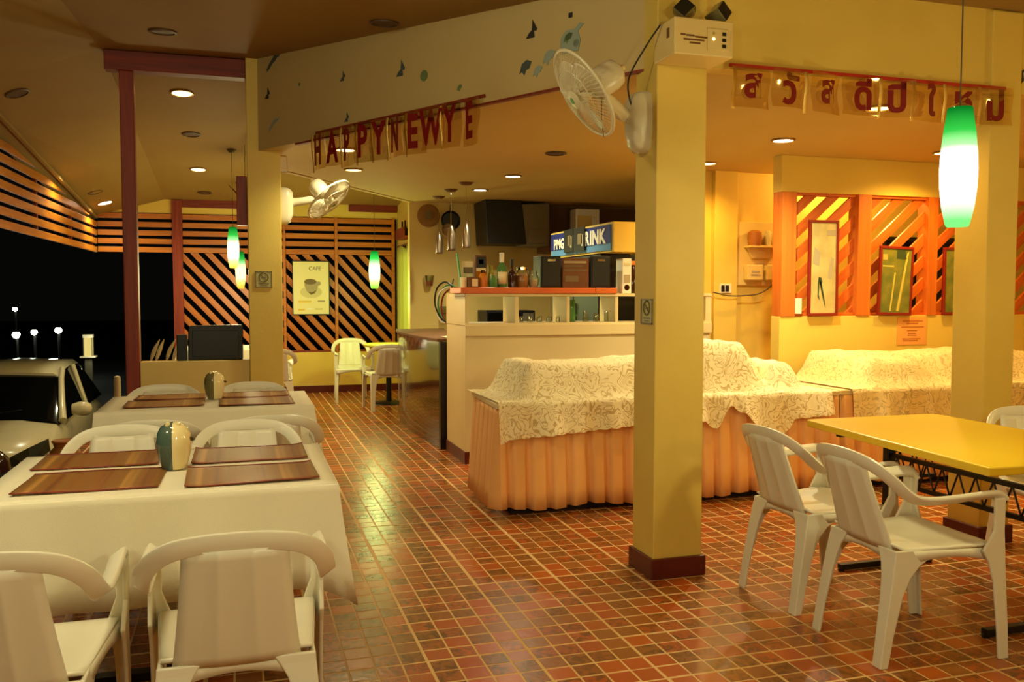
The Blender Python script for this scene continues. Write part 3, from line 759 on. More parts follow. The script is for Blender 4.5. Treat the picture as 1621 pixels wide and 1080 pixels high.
# ================================================================ TABLES WITH CLOTHS
def cloth_table(x0, x1, y0, y1, zt, drop, seed, lab, clab, legs='black'):
    rnd = random.Random(seed)
    cx, cy = (x0 + x1) / 2, (y0 + y1) / 2
    t = thing('dining_table', lab, 'table', (cx, cy, 0), 0, 'cloth covered dining tables')
    hx, hy = (x1 - x0) / 2 - .008, (y1 - y0) / 2 - .008
    MB().box(-hx, hx, -hy, hy, zt - .028, zt - .005).build('tabletop', 'brown', t, bevel=0.004)
    for a in (-1, 1):
        MB().box(a * .05 - .022, a * .05 + .022, -.022, .022, .03, zt - .028).build('leg', 'black', t)
    MB().bar((-.30, 0, .015), (.30, 0, .015), .05, .03).build('foot', 'black', t)
    # cloth: rounded loop rings from the edge down, folds deepening towards the hem
    HX, HY = (x1 - x0) / 2, (y1 - y0) / 2; N = 44
    loop = []
    for (sx_, sy_, ax) in ((-1, -1, 'x'), (1, -1, 'y'), (1, 1, '-x'), (-1, 1, '-y')):
        for i in range(N):
            f = i / N
            if ax == 'x': loop.append((-HX + 2 * HX * f, -HY, 0, -1, f))
            elif ax == 'y': loop.append((HX, -HY + 2 * HY * f, 1, 0, f))
            elif ax == '-x': loop.append((HX - 2 * HX * f, HY, 0, 1, f))
            else: loop.append((-HX, HY - 2 * HY * f, -1, 0, f))
    ph = [rnd.uniform(0, 6.3) for _ in range(4)]
    L = len(loop); rs = []
    zs = [0.0, 0.006, 0.02, 0.06, 0.12, 0.2, 0.28, 0.36, 1.0]
    for k, d in enumerate(zs):
        dd = min(d, 0.36) / 0.36 * drop if d < 1 else drop + 0.0
        if d == 1.0: continue
        ring = []
        for i, (x, y, nx, ny, f) in enumerate(loop):
            w = (dd / drop) ** 1.2
            cnr = max(0.0, 1 - min(f, 1 - f) / 0.10)
            s = i / L * 2 * pi
            out = w * (0.016 + 0.012 * sin(7 * s + ph[0]) + 0.008 * sin(17 * s + ph[1]) + 0.045 * cnr ** 1.5)
            rin = 0.004 if k == 0 else 0.0
            # corner pushes diagonally
            ex = nx * (out - rin); ey = ny * (out - rin)
            if f < 0.10:
                px = {0: (-1, 0), 1: (0, -1), 2: (1, 0), 3: (0, 1)}[i // N]
                ex += px[0] * w * 0.05 * cnr; ey += px[1] * w * 0.05 * cnr
            if f > 0.90:
                px = {0: (1, 0), 1: (0, 1), 2: (-1, 0), 3: (0, -1)}[i // N]
                ex += px[0] * w * 0.05 * cnr; ey += px[1] * w * 0.05 * cnr
            sd = i // N; bk = 1.0 if sd == 0 else 0.22 if sd == 2 else 0.22 + 0.78 * sst(0, .16, (1 - f) if sd == 1 else f)
            if bk < 1: ex *= bk; ey *= bk
            z = zt - dd * bk - (0.05 * cnr ** 2 * w) * (bk if bk < .9 else 1) * (0 if sd == 2 else 1) + bk * w * 0.012 * sin(5 * s + ph[2]) - (0.0 if k else 0)
            if k == 0: z = zt + 0.003
            elif k == 1: z = zt - 0.001
            ring.append(Vector((x + ex, y + ey, z)))
        rs.append(ring)
    mb = MB(); mb.rings(rs, cap=False)
    # top
    G = 20
    def top(u, v):
        return (-HX + .004 + (2 * HX - .008) * u, -HY + .004 + (2 * HY - .008) * v, zt + 0.0035 + 0.0012 * sin(9 * u + ph[3]) * sin(7 * v))
    mb.grid(top, G, G)
    c = mb.build('tablecloth', 'cloth', None, True, loc=(cx, cy, 0), solid=0.003)
    tag(c, clab, 'tablecloth', 'white tablecloths')
    return t
cloth_table(-0.80, 0.305, 2.945, 3.790, 0.755, 0.34, 3, 'dining table under the white cloth nearest the viewer', 'white tablecloth on the front table, nearest the viewer')
cloth_table(-0.755, 0.395, 5.10, 5.87, 0.755, 0.34, 5, 'dining table under the second white cloth, before the wooden post', 'white tablecloth on the second table, before the wooden post')
cloth_table(-0.70, 0.46, 10.55, 11.45, 0.755, 0.32, 9, 'dining table behind the left cream column, far down the room', 'white tablecloth corner showing behind the left cream column')

def placemat(x0, x1, y0, y1, seed, lab, skew=0.0):
    rnd = random.Random(seed); hx, hy = (x1 - x0) / 2, (y1 - y0) / 2; a, b, c = rnd.uniform(0, 6), rnd.uniform(0, 6), rnd.uniform(.001, .003)
    t = thing('placemat', lab, 'placemat', ((x0 + x1) / 2, (y0 + y1) / 2, 0.7635), skew, 'woven placemats')
    zf = lambda u, v: c * (1 + sin(5 * u + a) * sin(4 * v + b)) + (0.005 * max(0, abs(2 * u - 1) - .85) / .15 * (0.5 + .5 * sin(a)))
    mb = MB(); g = lambda u, v: (-hx + 2 * hx * u, -hy + 2 * hy * v, zf(u, v))
    mb.grid(g, 18, 10); mb.build('mat', 'placemat', t, True, solid=0.003)
    for v in (0.0, 1.0):
        e = MB(); e.grid(lambda u, w: (-hx + 2 * hx * u, -hy + 2 * hy * v + (w - .5) * .008, zf(u, v) + .0022), 18, 1)
        e.build('edging', 'frame_red', t, True, solid=0.002)
    return t
PM = [(-0.695, -0.262, 3.045, 3.375, 'woven brown placemat at the near left of the front table'),
      (-0.186, 0.246, 3.015, 3.325, 'woven brown placemat at the near right of the front table'),
      (-0.725, -0.300, 3.460, 3.765, 'woven brown placemat behind, left of the teal jar on the front table'),
      (-0.182, 0.238, 3.415, 3.735, 'woven brown placemat behind, right of the teal jar on the front table'),
      (-0.630, -0.205, 5.215, 5.520, 'woven brown placemat at the near left of the second table'),
      (-0.125, 0.290, 5.165, 5.510, 'woven brown placemat at the near right of the second table'),
      (-0.610, -0.205, 5.590, 5.830, 'woven brown placemat at the back left of the second table'),
      (-0.130, 0.285, 5.570, 5.830, 'woven brown placemat at the back right of the second table')]
for n, (a, b, c, d, lab) in enumerate(PM): placemat(a, b, c, d, n, lab, random.uniform(-.02, .02))

def jar(x, y, s, m1, lab, rz=0.0):
    t = thing('ceramic_jar', lab, 'jar', (x, y, 0.7625), rz)
    prof = [(0.034, 0), (0.040, .004), (0.049, .03), (0.058, .07), (0.060, .100), (0.055, .130), (0.044, .152), (0.026, .164), (0.008, .168), (0.0005, .169)]
    prof = [(r * s, z * s) for r, z in prof]
    a = R(118)
    MB().lathe(prof, 22, cap=False, a0=a, a1=a + R(150)).build('dark_half', m1, t, True, solid=0.002)
    MB().lathe(prof, 30, cap=False, a0=a + R(150), a1=a + 2 * pi).build('cream_half', 'glaze', t, True, solid=0.002)
    MB().lathe([(0.0005, 0.002), (0.034 * s, 0.002)], 20, cap=False).build('base', 'glaze', t)
    for k, (dx, dz) in enumerate(((-.018, .160), (.016, .158))):
        MB().lathe([(0.001, .014), (.008, .010), (.010, 0), (.008, -.006), (.001, -.008)], 10, Matrix.Translation((dx * s, -.022 * s, dz * s))).build('knob', 'glaze', t, True)
    MB().lathe([(0.0095 * s, 0), (.006 * s, .012 * s), (.0008, .020 * s)], 10, Matrix.Translation((.054 * s, -.012 * s, .108 * s)) @ Matrix.Rotation(R(100), 4, 'Y')).build('spout', 'beak', t, True)
    return t
jar(-0.236, 3.36, 1.0, 'teal', 'teal and cream glazed jar standing on the front table')
jar(-0.155, 5.545, 0.98, 'olive', 'olive and cream glazed jar standing on the second table')

# ================================================================ YELLOW TABLE
yt = thing('yellow_table', 'long yellow table with black steel truss frame in front of the buffet', 'table', (3.12, 3.19, 0), 0)
poly = [(-0.485, -0.64), (0.40, -0.66), (0.44, 0.59), (0.40, 0.63), (-0.33, 0.645), (-0.36, 0.63)]
MB().prism(poly, (0, 0, 0.715), (1, 0, 0), (0, 1, 0), (0, 0, 0.035)).build('tabletop', 'tabletop', yt, bevel=0.006)
for z in (0.580, 0.448):
    MB().bar((0.01, -0.44, z), (0.01, 0.46, z), .020, .022).build('rail', 'black', yt)
n = 9
for k in range(n):
    y0, y1 = -0.43 + 0.88 * k / n, -0.43 + 0.88 * (k + 1) / n; ym = (y0 + y1) / 2
    MB().tube([(.01, y0, .452), (.01, ym, .576)], .0045, 6).build('truss_rod', 'black', yt)
    MB().tube([(.01, ym, .576), (.01, y1, .452)], .0045, 6).build('truss_rod', 'black', yt)
for y in (-0.44, 0.46):
    MB().box(-.012, .032, y - .022, y + .022, 0.03, 0.715).build('post', 'black', yt, bevel=.003)
    MB().bar((-.26, y + .02, .022), (.30, y + .02, .022), .035, .03).build('foot_rail', 'black', yt, bevel=.003)
    for x in (-.25, .29): MB().lathe([(.016, 0), (.016, .012), (.012, .015)], 10, Matrix.Translation((x, y + .02, 0))).build('foot', 'black', yt)
    MB().bar((-.30, y, .70), (.32, y, .70), .03, .03).build('cross_arm', 'black', yt)
    for z in (.60, .46): MB().bar((.03, y, z), (.30, y, z), .018, .018).build('rail', 'black', yt)
    for k in range(3):
        xa = .03 + .09 * k
        MB().tube([(xa, y, .464), (xa + .045, y, .596)], .004, 6).build('truss_rod', 'black', yt); MB().tube([(xa + .045, y, .596), (xa + .09, y, .464)], .004, 6).build('truss_rod', 'black', yt)

# ================================================================ SKIRTED BUFFET
def pleat(s, per=0.132):
    f = (s / per) % 1.0
    k = 1 / (1 + math.exp(-38 * (f - 0.12))) - 1 / (1 + math.exp(-38 * (f - 0.84)))
    return k + 0.10 * sin(2 * pi * f)
def skirt(name, path, ztop, parent, seed, zhem=0.045, amp=0.052):
    rnd = random.Random(seed); P = [Vector((x, y, 0)) for x, y in path]
    segs = [(P[k], P[k + 1], (P[k + 1] - P[k]).length) for k in range(len(P) - 1)]
    pts = []; s = 0
    for a, b, l in segs:
        n = int(l / 0.0085); d = (b - a).normalized(); nn = Vector((d.y, -d.x, 0))
        for i in range(n):
            pts.append((a + d * l * i / n, nn, s + l * i / n))
        s += l
    hs = [0, .06, .2, .4, .62, .82, 1.0]
    rs = []
    ph = rnd.uniform(0, 6)
    for h in hs:
        row = []
        for p, nn, q in pts:
            wob = 0.018 * h * sin(q * 9 + ph) + 0.012 * h * h * sin(q * 23 + ph * 2)
            o = (0.35 + 0.65 * h) * amp * pleat(q + wob * 0.5) + wob * .4 + 0.012 * h
            z = ztop + (zhem - ztop) * h + (0.010 * sin(q * 11 + ph) if h == 1 else 0)
            row.append(p + nn * o + Vector((0, 0, z)))
        rs.append(row)
    mb = MB(); mb.rings(rs, cap=False, loop=False)
    return mb.build(name, 'skirt', parent, True, solid=0.003)
bt = thing('buffet_table', 'long buffet table with peach pleated skirt in front of the bar, behind the front column', 'table', (0, 0, 0))
MB().prism([(1.545, 5.96), (1.50, 5.19), (4.02, 5.19), (4.06, 5.96)], (0, 0, .68), (1, 0, 0), (0, 1, 0), (0, 0, .033)).build('tabletop', 'bar_cream', bt, bevel=0.004)
skirt('skirt', [(1.57, 5.94), (1.525, 5.215), (4.02, 5.215)], 0.68, bt, 2)
MB().box(1.62, 4.0, 5.25, 5.9, 0.0, 0.06).build('gap_shade_board', 'darkgap', bt)  # dark board added to stand for the shade under the skirt hem
for x in (1.66, 2.8, 3.95):
    for y in (5.30, 5.85): MB().box(x - .02, x + .02, y - .02, y + .02, 0.06, .68).build('leg', 'black', bt)
bt2 = thing('buffet_table', 'second skirted buffet table along the yellow lattice wall, behind the right column', 'table', (0, 0, 0))
MB().prism([(4.08, 5.98), (4.05, 5.21), (7.2, 5.21), (7.2, 5.98)], (0, 0, .68), (1, 0, 0), (0, 1, 0), (0, 0, .033)).build('tabletop', 'bar_cream', bt2, bevel=0.004)
skirt('skirt', [(4.055, 5.235), (7.2, 5.235)], 0.68, bt2, 6)
MB().box(4.1, 7.1, 5.27, 5.9, 0.0, 0.06).build('gap_shade_board', 'darkgap', bt2)  # dark board again, in place of shade below the second skirt
for x in (4.15, 5.6, 7.1):
    for y in (5.32, 5.85): MB().box(x - .02, x + .02, y - .02, y + .02, 0.06, .68).build('leg', 'black', bt2)

def sst(a, b, x):
    t = max(0.0, min(1.0, (x - a) / (b - a))); return t * t * (3 - 2 * t)
def lace(name, x0, x1, yback, yfront, ztab, lump, hem, m, lab, nu=150, seed=1):
    rnd = random.Random(seed)
    ph = [rnd.uniform(0, 6) for _ in range(6)]
    NB = 26; ND = 16
    rows = []
    for j in range(NB + ND + 1):
        row = []
        for i in range(nu + 1):
            u = i / nu; x = x0 + (x1 - x0) * u
            wr = 0.006 * sin(17 * x + ph[0]) + 0.005 * sin(29 * x + 3 * j * .3 + ph[1])
            if j <= NB:
                v = j / NB; y = yback + (yfront - yback) * v
                z = ztab + 0.006 + lump(x, y) + (wr * (0.6 + 0.4 * sin(j * .8 + 9 * x)) if lump(x, y) > .02 else wr * .15 + .002)
                z = max(z, ztab + 0.004)
                row.append(Vector((x, y - (.012 if j == NB else 0), z)))
            else:
                w = (j - NB) / ND; H = hem(x)
                z = ztab + 0.004 - w * (ztab - H) - (0.008 * abs(sin(x * 42)) if j == NB + ND else 0)
                y = yfront - 0.024 - 0.045 * w - w * (0.018 * sin(x * 13 + ph[2]) + 0.010 * sin(x * 31 + ph[3]))
                row.append(Vector((x, y, z)))
        rows.append(row)
    mb = MB(); mb.rings(rows, cap=False, loop=False)
    o = mb.build(name, m, None, True)
    return tag(o, lab, 'lace cloth', 'lace cloths over the buffet')
def bump(x, a, b, sa, sb): return sst(a - sa, a + sa, x) * (1 - sst(b - sb, b + sb, x))
def lumpA(x, y):
    fy = sst(5.20, 5.36, y) * (1 - 0.85 * sst(5.86, 5.97, y))
    h = 0.235 * bump(x, 1.70, 2.95, .075, .12) * (0.93 + .05 * sin(x * 5))
    h = max(h, 0.350 * bump(x, 2.88, 3.44, .10, .13) * (1 - 0.12 * sst(3.2, 3.4, x)))
    h = max(h, 0.190 * bump(x, 3.50, 3.76, .06, .09))
    return h * fy
def hemA(x):
    P = [(1.50, .470), (1.62, .500), (1.98, .520), (2.45, .550), (2.9, .556), (3.0, .50), (3.12, .645), (3.2, .60), (3.32, .50), (3.50, .415), (3.58, .47), (3.62, .545), (3.92, .560)]
    for (a, p), (b, q) in zip(P, P[1:]):
        if a <= x <= b: return p + (q - p) * sst(a, b, x)
    return P[0][1] if x < P[0][0] else P[-1][1]
lace('lace_cloth', 1.51, 3.93, 5.95, 5.185, 0.715, lumpA, hemA, 'lace', 'cream lace cloth draped over covered dishes on the buffet in front of the bar', 200, 4)
def lumpB(x, y):
    fy = sst(5.30, 5.52, y) * (1 - 0.6 * sst(5.86, 5.98, y))
    h = 0.235 * bump(x, 4.22, 6.2, .05, .15) * (0.96 + .04 * sin(x * 6))
    fr = sst(5.20, 5.34, y)
    h2 = 0.20 * bump(x, 4.30, 4.9, .08, .22) * fr
    return max(h * fy, h2 * (1 - .6 * sst(5.9, 5.98, y)))
def hemB(x): return 0.40 + 0.05 * sin(x * 3.1) + 0.06 * sst(4.05, 4.3, x) * (1 - sst(4.3, 4.6, x))
lace('lace_cloth', 4.12, 6.9, 5.97, 5.205, 0.715, lumpB, hemB, 'lace2', 'golden lace cloth over covered dishes along the yellow lattice wall', 170, 8)

# ================================================================ PENDANTS
def pendant(x, y, z0, length, rmax, ceil_z, lab, power, tint, endtint, strength, group='green glass pendants', bulb=(1.0, 0.90, 0.46)):
    t = thing('pendant_lamp', lab, 'pendant lamp', (x, y, z0))
    k = rmax
    prof = [(.58 * k, 0), (.66 * k, .03 * length), (.86 * k, .17 * length), (.97 * k, .33 * length), (k, .48 * length), (.96 * k, .62 * length), (.86 * k, .78 * length), (.72 * k, .93 * length), (.66 * k, length)]
    MB().lathe(prof, 28, cap=False).build('shade', shade_mat('green_shade_glass', length, strength, tint, endtint), t, True)
    MB().lathe([(.05 * k, length + .02), (.30 * k, length + .012), (.66 * k, length), (.66 * k, length - .006), (.001, length - .006)], 20).build('cap', 'chrome', t, True)
    MB().tube([(0, 0, length + .01), (0, 0, ceil_z - z0)], 0.0028, 6).build('cord', 'wire', t)
    MB().lathe([(.001, ceil_z - z0 - .035), (.03, ceil_z - z0 - .03), (.048, ceil_z - z0 - .004), (.05, ceil_z - z0)], 16).build('canopy', 'wire', t, True)
    pointlight('pendant_bulb', (x, y, z0 - 0.06), power, bulb, 0.06)
    return t
pendant(2.66, 2.76, 1.652, 0.455, 0.068, 2.93, 'big green and white glass pendant hanging over the yellow table', 22, (1.0, .98, .82), (.07, .30, .07), 3.6)
pendant(-0.062, 9.95, 1.672, 0.44, 0.062, zc(-.06, 9.95), 'green and white glass pendant with leafy top beside the left column', 40, (1.0, .95, .45), (.45, .30, .04), 3.6)
pendant(0.012, 11.55, 1.463, 0.46, 0.062, zc(.01, 11.5), 'yellow lit pendant lower and behind the leafy one beside the left column', 30, (1.0, .82, .25), (.5, .24, .02), 3.2)
pendant(1.615, 11.05, 1.463, 0.466, 0.070, zc(1.6, 11.05), 'lime green glass pendant in front of the far lattice screen', 30, (.72, 1.0, .26), (.10, .26, .02), 5.0, bulb=(.78, 1.0, .30))
# leafy spikes above the left pendant
hp = thing('spiky_plant', 'spiky dark red plant hanging just above the left glass pendant', 'plant', (0.07, 9.72, 2.13))
MB().lathe([(.001, 0), (.07, .0), (.085, .05), (.08, .10), (.06, .14), (.001, .15)], 14).build('pot', 'redwood', hp, True)
for k in range(12):
    a = k * 2.4; l = .22 + .10 * ((k * 7) % 5) / 5; dx, dy = cos(a), sin(a); b = MB()
    pts = [(dx * .02, dy * .02, .12), (dx * .07, dy * .07, .12 + l * .6), (dx * .17, dy * .17, .12 + l)]
    b.tube(spline(pts, 5), [.014 * (1 - i / 11.0) + .001 for i in range(11)], 5); b.build('leaf', 'leafred', hp, True)
MB().tube([(0, 0, .15), (0, 0, zc(0, 9.72) - 2.13)], .003, 6).build('cord', 'wire', hp)
# steel bar pendants
for n, (x, y, zb) in enumerate(((2.169, 9.82, 1.851), (2.148, 9.13, 1.854), (2.161, 8.53, 1.851))):
    t = thing('steel_pendant', ('unlit steel tube pendant farthest along the dark counter', 'middle one of three unlit steel tube pendants', 'unlit steel tube pendant nearest the bar end')[n], 'pendant lamp', (x, y, zb), 0, 'steel pendants over the dark counter')
    MB().lathe([(.040, 0), (.043, .02), (.043, .13), (.036, .19), (.022, .235), (.010, .262), (.001, .266)], 20, cap=False).build('shade', 'steel', t, True, solid=.002)
    MB().tube([(0, 0, .26), (0, 0, 2.5 - zb - .02)], .003, 6).build('cord', 'chrome', t)
    MB().lathe([(.001, 2.5 - zb - .028), (.05, 2.5 - zb - .024), (.072, 2.5 - zb - .003), (.072, 2.5 - zb - .001)], 18).build('canopy', 'brown', t, True)

# ================================================================ WALL FANS
def fan(lab, mount_pts, facing, head, normal, rad):
    "mount: centre on the column face, facing = outward unit vector, head = cage centre, normal = where the air goes"
    mc = Vector(mount_pts); f = Vector(facing); hc = Vector(head); nrm = Vector(normal).normalized()
    t = thing('wall_fan', lab, 'fan', mc, 0, 'white wall fans on the columns')
    side = Vector((0, 0, 1)).cross(f).normalized()
    B = MB()
    rs = []
    for (o, w, h, dz) in ((0, .078, .150, 0), (.045, .076, .148, 0), (.075, .062, .13, .006), (.095, .038, .09, .02)):
        ring = []
        for i in range(16):
            a = 2 * pi * i / 16; sx_ = math.copysign(abs(cos(a)) ** .5, cos(a)); sz = math.copysign(abs(sin(a)) ** .5, sin(a))
            ring.append(f * o + side * sx_ * w * (1 - .12 * (sz < 0) * abs(sz)) + Vector((0, 0, sz * h + dz)))
        rs.append(ring)
    B.rings(rs).build('wall_bracket', 'fanwhite', t, True)
    mo = hc - nrm * 0.10 - mc     # motor centre
    neck = spline([f * .08 + Vector((0, 0, .03)), f * .12 + Vector((0, 0, .035)), (f * .10 + mo) * .5 + Vector((0, 0, -.015)), mo - Vector((0, 0, .05)), mo], 5)
    MB().tube(neck, [.036 - .012 * i / (len(neck) - 1) for i in range(len(neck))], 12).build('arm', 'fanwhite', t, True)
    q = nrm.to_track_quat('Z', 'Y').to_matrix().to_4x4(); Tm = Matrix.Translation(mo) @ q; Tc = Matrix.Translation(hc - mc) @ q
    MB().lathe([(.001, -.10), (.035, -.098), (.060, -.08), (.068, -.045), (.068, .02), (.06, .05), (.03, .06), (.001, .06)], 22, Tm).build('motor_housing', 'fanwhite', t, True)
    MB().lathe([(.001, -.125), (.012, -.122), (.016, -.10), (.016, -.095)], 12, Tm).build('cap_knob', 'cream_plastic', t, True)
    # guard
    R0 = rad; rim = MB()
    rim.tube([Tc @ Vector((R0 * cos(a), R0 * sin(a), 0)) for a in [2 * pi * i / 40 for i in range(40)]], .0075, 8, closed=True)
    rim.build('rim', 'fanwhite', t, True)
    g = MB()
    for sgn, dep, n in ((1, .055, 60), (-1, .06, 48)):
        for i in range(n):
            a = 2 * pi * i / n; tw = .35 * sgn
            pts = [Tc @ Vector((r * cos(a + tw * (1 - r / R0)), r * sin(a + tw * (1 - r / R0)), sgn * dep * (1 - (r / R0) ** 2.4))) for r in (.045, .08, .12, .16, R0)]
            g.tube(pts, .0011, 4, cap=False)
        for rr in (.13,):
            g.tube([Tc @ Vector((rr * cos(a), rr * sin(a), sgn * dep * (1 - (rr / R0) ** 2.4))) for a in [2 * pi * i / 32 for i in range(32)]], .0016, 5, closed=True)
    go = g.build('guard_grille', 'fanwhite', t, True); go['kind'] = 'stuff'
    MB().lathe([(.001, .064), (.025, .062), (.044, .056), (.046, .050), (.001, .050)], 20, Tc).build('front_cap', 'fanwhite', t, True)
    MB().lathe([(.001, .066), (.014, .0655), (.016, .063)], 14, Tc).build('badge', 'greenpaper', t, True)
    MB().lathe([(.001, .035), (.022, .033), (.034, .02), (.036, -.02), (.001, -.02)], 18, Tc).build('hub', 'fanwhite', t, True)
    for k in range(3):
        a0 = 2 * pi * k / 3
        def bl(u, v):
            r = .034 + (R0 - .05) * u; w = (.30 + 1.0 * sin(pi * min(1, u * .8 + .12)) * .55)
            a = a0 + (v - .5) * 2 * w * (.75 if u < .2 else 1) * (1 - .12 * u) + .3 * u
            return Tc @ Vector((r * cos(a), r * sin(a), (v - .5) * .055 * (1 - .4 * u)))
        MB().grid(bl, 8, 6).build('blade', 'fanwhite', t, True, solid=.002)
    # pull cord
    MB().tube(spline([mo + Vector((0, 0, -.05)), mo + Vector((.0, 0, -.16)), mo + Vector((.01, 0, -.24))], 4), .0018, 5).build('pull_cord', 'wire', t)
    return t
rt = Vector((cos(.3), -sin(.3), 0)); fw = Vector((sin(.3), cos(.3), 0)); up = Vector((0, 0, 1))
fan('white wall fan on the front column, tilted down towards the tables', (1.905, 3.952, 2.225), (-1, 0, 0), (1.44, 3.60, 2.262), rt * -.80 - up * .56 - fw * .20, 0.205)
fan('white wall fan on the far left column, seen from the side', (0.318, 7.235, 2.09), (1, 0, 0), (0.69, 7.17, 2.145), rt * .62 - up * .66 - fw * .16, 0.205)

# ================================================================ FOIL BANNERS
def banner(lab, p, q, ztop, h, letters, size, seed, group='foil letter banners', sxs=None, bold=0.0, ribbon='red'):
    rnd = random.Random(seed); P = Vector((p[0], p[1], 0)); Q = Vector((q[0], q[1], 0)); d = (Q - P); L = d.length; d.normalize(); n = Vector((d.y, -d.x, 0))
    t = thing('letter_banner', lab, 'banner', (P.x, P.y, ztop))
    rz = math.atan2(d.y, d.x)
    MB().bar(n * .004, d * L + n * .004, .006, .018).build('ribbon', ribbon, t)
    K = len(letters); w = L / K
    for k, ch in enumerate(letters):
        c = d * (w * (k + .5)); tw = rnd.uniform(-.35, .35)
        dd = Vector((cos(rz + tw), sin(rz + tw), 0)); nn = Vector((dd.y, -dd.x, 0)); cv = rnd.uniform(-.02, .02)
        hh = h * rnd.uniform(.94, 1.02)
        mb = MB(); mb.grid(lambda u, v: c + n * .028 + dd * (u - .5) * w * 1.02 + nn * (cv * (1 - (2 * u - 1) ** 2) + .008 * sin(6 * v + k)) + Vector((0, 0, -.01 - hh * v)), 8, 6)
        po = mb.build('foil_panel', 'foil', t, True)
        if ch:
            text_obj(ch, size, 'letter', 'letter', po, c + n * .034 + nn * .012 + Vector((0, 0, -.012 - h * .46)), (pi / 2, 0, rz + tw), .003, (sxs or {}).get(ch, 1.0), bold)
        if k % 2 == 0 or rnd.random() < .4:
            e = MB(); x = w * (k + rnd.uniform(-.06, .06))
            e.grid(lambda u, v: d * (x + (u - .5) * .020) + n * (.03 + .008 * sin(5 * v)) + Vector((0, 0, -.01 - h * 1.04 * v)), 2, 6)
            e.build('foil_strip', 'foiledge', t, True, solid=.001)
    return t
fd = (Vector((FB[0], FB[1], 0)) - Vector((FA[0], FA[1], 0))).normalized()
fn = Vector((fd.y, -fd.x, 0))
def on_f(s, z, off=0.0): v = Vector((FA[0], FA[1], 0)) + fd * s + fn * off; return Vector((v.x, v.y, z))
a = on_f(0.96, 2.53, .006); b = on_f(2.66, 2.53, .006)
banner('see-through foil banner with red letters along the left fascia', (a.x, a.y), (b.x, b.y), 2.53, 0.26, list('HAPPYNEWYE'), 0.285, 3, sxs={k: .56 for k in 'HAPYNEW'}, bold=.010, ribbon='redwoodx')
banner('gold foil banner with Thai letters along the right fascia', (2.29, 3.83), (3.99, 3.83), 2.505, 0.195, ['ส', 'วั', 'ส', 'ดี', 'ปี', 'ใ', 'ห', 'ม่'], 0.185, 5, bold=.0065)

# ================================================================ FASCIA STICKERS
BF = [(.05, 1.1), (.75, .0), (.55, -.25), (.25, -.1), (.35, -.9), (-.95, -.85), (-.5, -.3), (-.05, -.05)]
BIRD = [(-1.6, -.7), (-.8, .1), (-.2, .5), (.4, .9), (1.3, .8), (1.9, 1.1), (1.5, .55), (.9, .45), (.5, .1), (.0, .0), (-.7, -.5), (-1.4, -1.0)]
LEAF = [(-1, -.6), (-.6, .5), (.2, .9), (1, .6), (.6, -.2), (.1, -.3), (-.2, -.9), (-.6, -.4)]
POT = [(-.8, -1), (.8, -1), (1.0, -.2), (.75, .5), (1.35, .95), (.95, 1.1), (.45, .75), (-.45, .75), (-.95, .3), (-1.05, -.3)]
SQ = [(-.5, -.5), (.5, -.5), (.5, .5), (-.5, .5)]
DOT = [(cos(2 * pi * i / 14), sin(2 * pi * i / 14)) for i in range(14)]
ST = [(0.40, 3.122, .055, BIRD, 'sticker', 'blue grey bird sticker nearest the dark red beam'), (0.32, 2.905, .042, BF, 'stickerb', 'black butterfly sticker under the bird near the left column'),
      (1.28, 2.872, .034, BF, 'sticker', 'small grey butterfly sticker above the start of the banner'), (1.90, 2.815, .050, BF, 'sticker', 'larger grey butterfly sticker above the middle of the banner'),
      (2.12, 2.735, .034, DOT, 'sticker3', 'round green dot sticker above the banner'), (1.32, 2.590, .032, BF, 'sticker', 'small butterfly sticker touching the top left of the banner'),
      (0.14, 2.60, .040, BF, 'stickerb', 'dark sticker low down at the left column top'), (0.40, 2.665, .045, BIRD, 'sticker2', 'pale bird sticker just above the left column'),
      (0.75, 2.905, .022, SQ, 'sticker3', 'tiny square sticker between the bird and the butterflies'), (2.44, 2.61, .022, LEAF, 'sticker3', 'tiny leaf sticker above the end of the banner'),
      (3.02, 2.83, .048, BF, 'stickerb', 'dark butterfly sticker left of the teapot sticker'), (3.29, 2.725, .068, POT, 'sticker2', 'green grey teapot sticker above the wall fan'),
      (3.275, 2.735, .032, LEAF, 'sticker3', 'green leaf patch on the teapot sticker'), (3.33, 2.70, .02, DOT, 'sticker', 'grey dot patch on the teapot sticker'), (3.29, 2.85, .026, SQ, 'stickerb', 'small dark square sticker over the teapot'), (2.97, 2.635, .045, LEAF, 'sticker', 'dark leaf sticker left of the wall fan'), (3.14, 2.66, .045, LEAF, 'sticker2', 'pale leaf sticker touching the wall fan'),
      (3.06, 2.60, .035, LEAF, 'sticker2', 'small pale leaf sticker below the other leaves')]
for s_, z, sc, poly, m, lab in ST:
    p = on_f(s_, z, .001)
    mb = MB(); mb.prism([(u * sc, v * sc) for u, v in poly], (0, 0, 0), fd, (0, 0, 1), fn * .003)
    tag(mb.build('wall_sticker', m, None, loc=p), lab, 'sticker', 'stickers on the fascia')
mb = MB(); mb.prism([(u * .045, v * .07) for u, v in BIRD], (0, 0, 0), (0, 0, 1), (1, 0, 0), (0, -.003, 0))
tag(mb.build('wall_sticker', 'stickerb', None, loc=(4.07, 3.845, 2.545)), 'dark lizard shaped sticker at the right end of the Thai banner', 'sticker', 'stickers on the fascia')

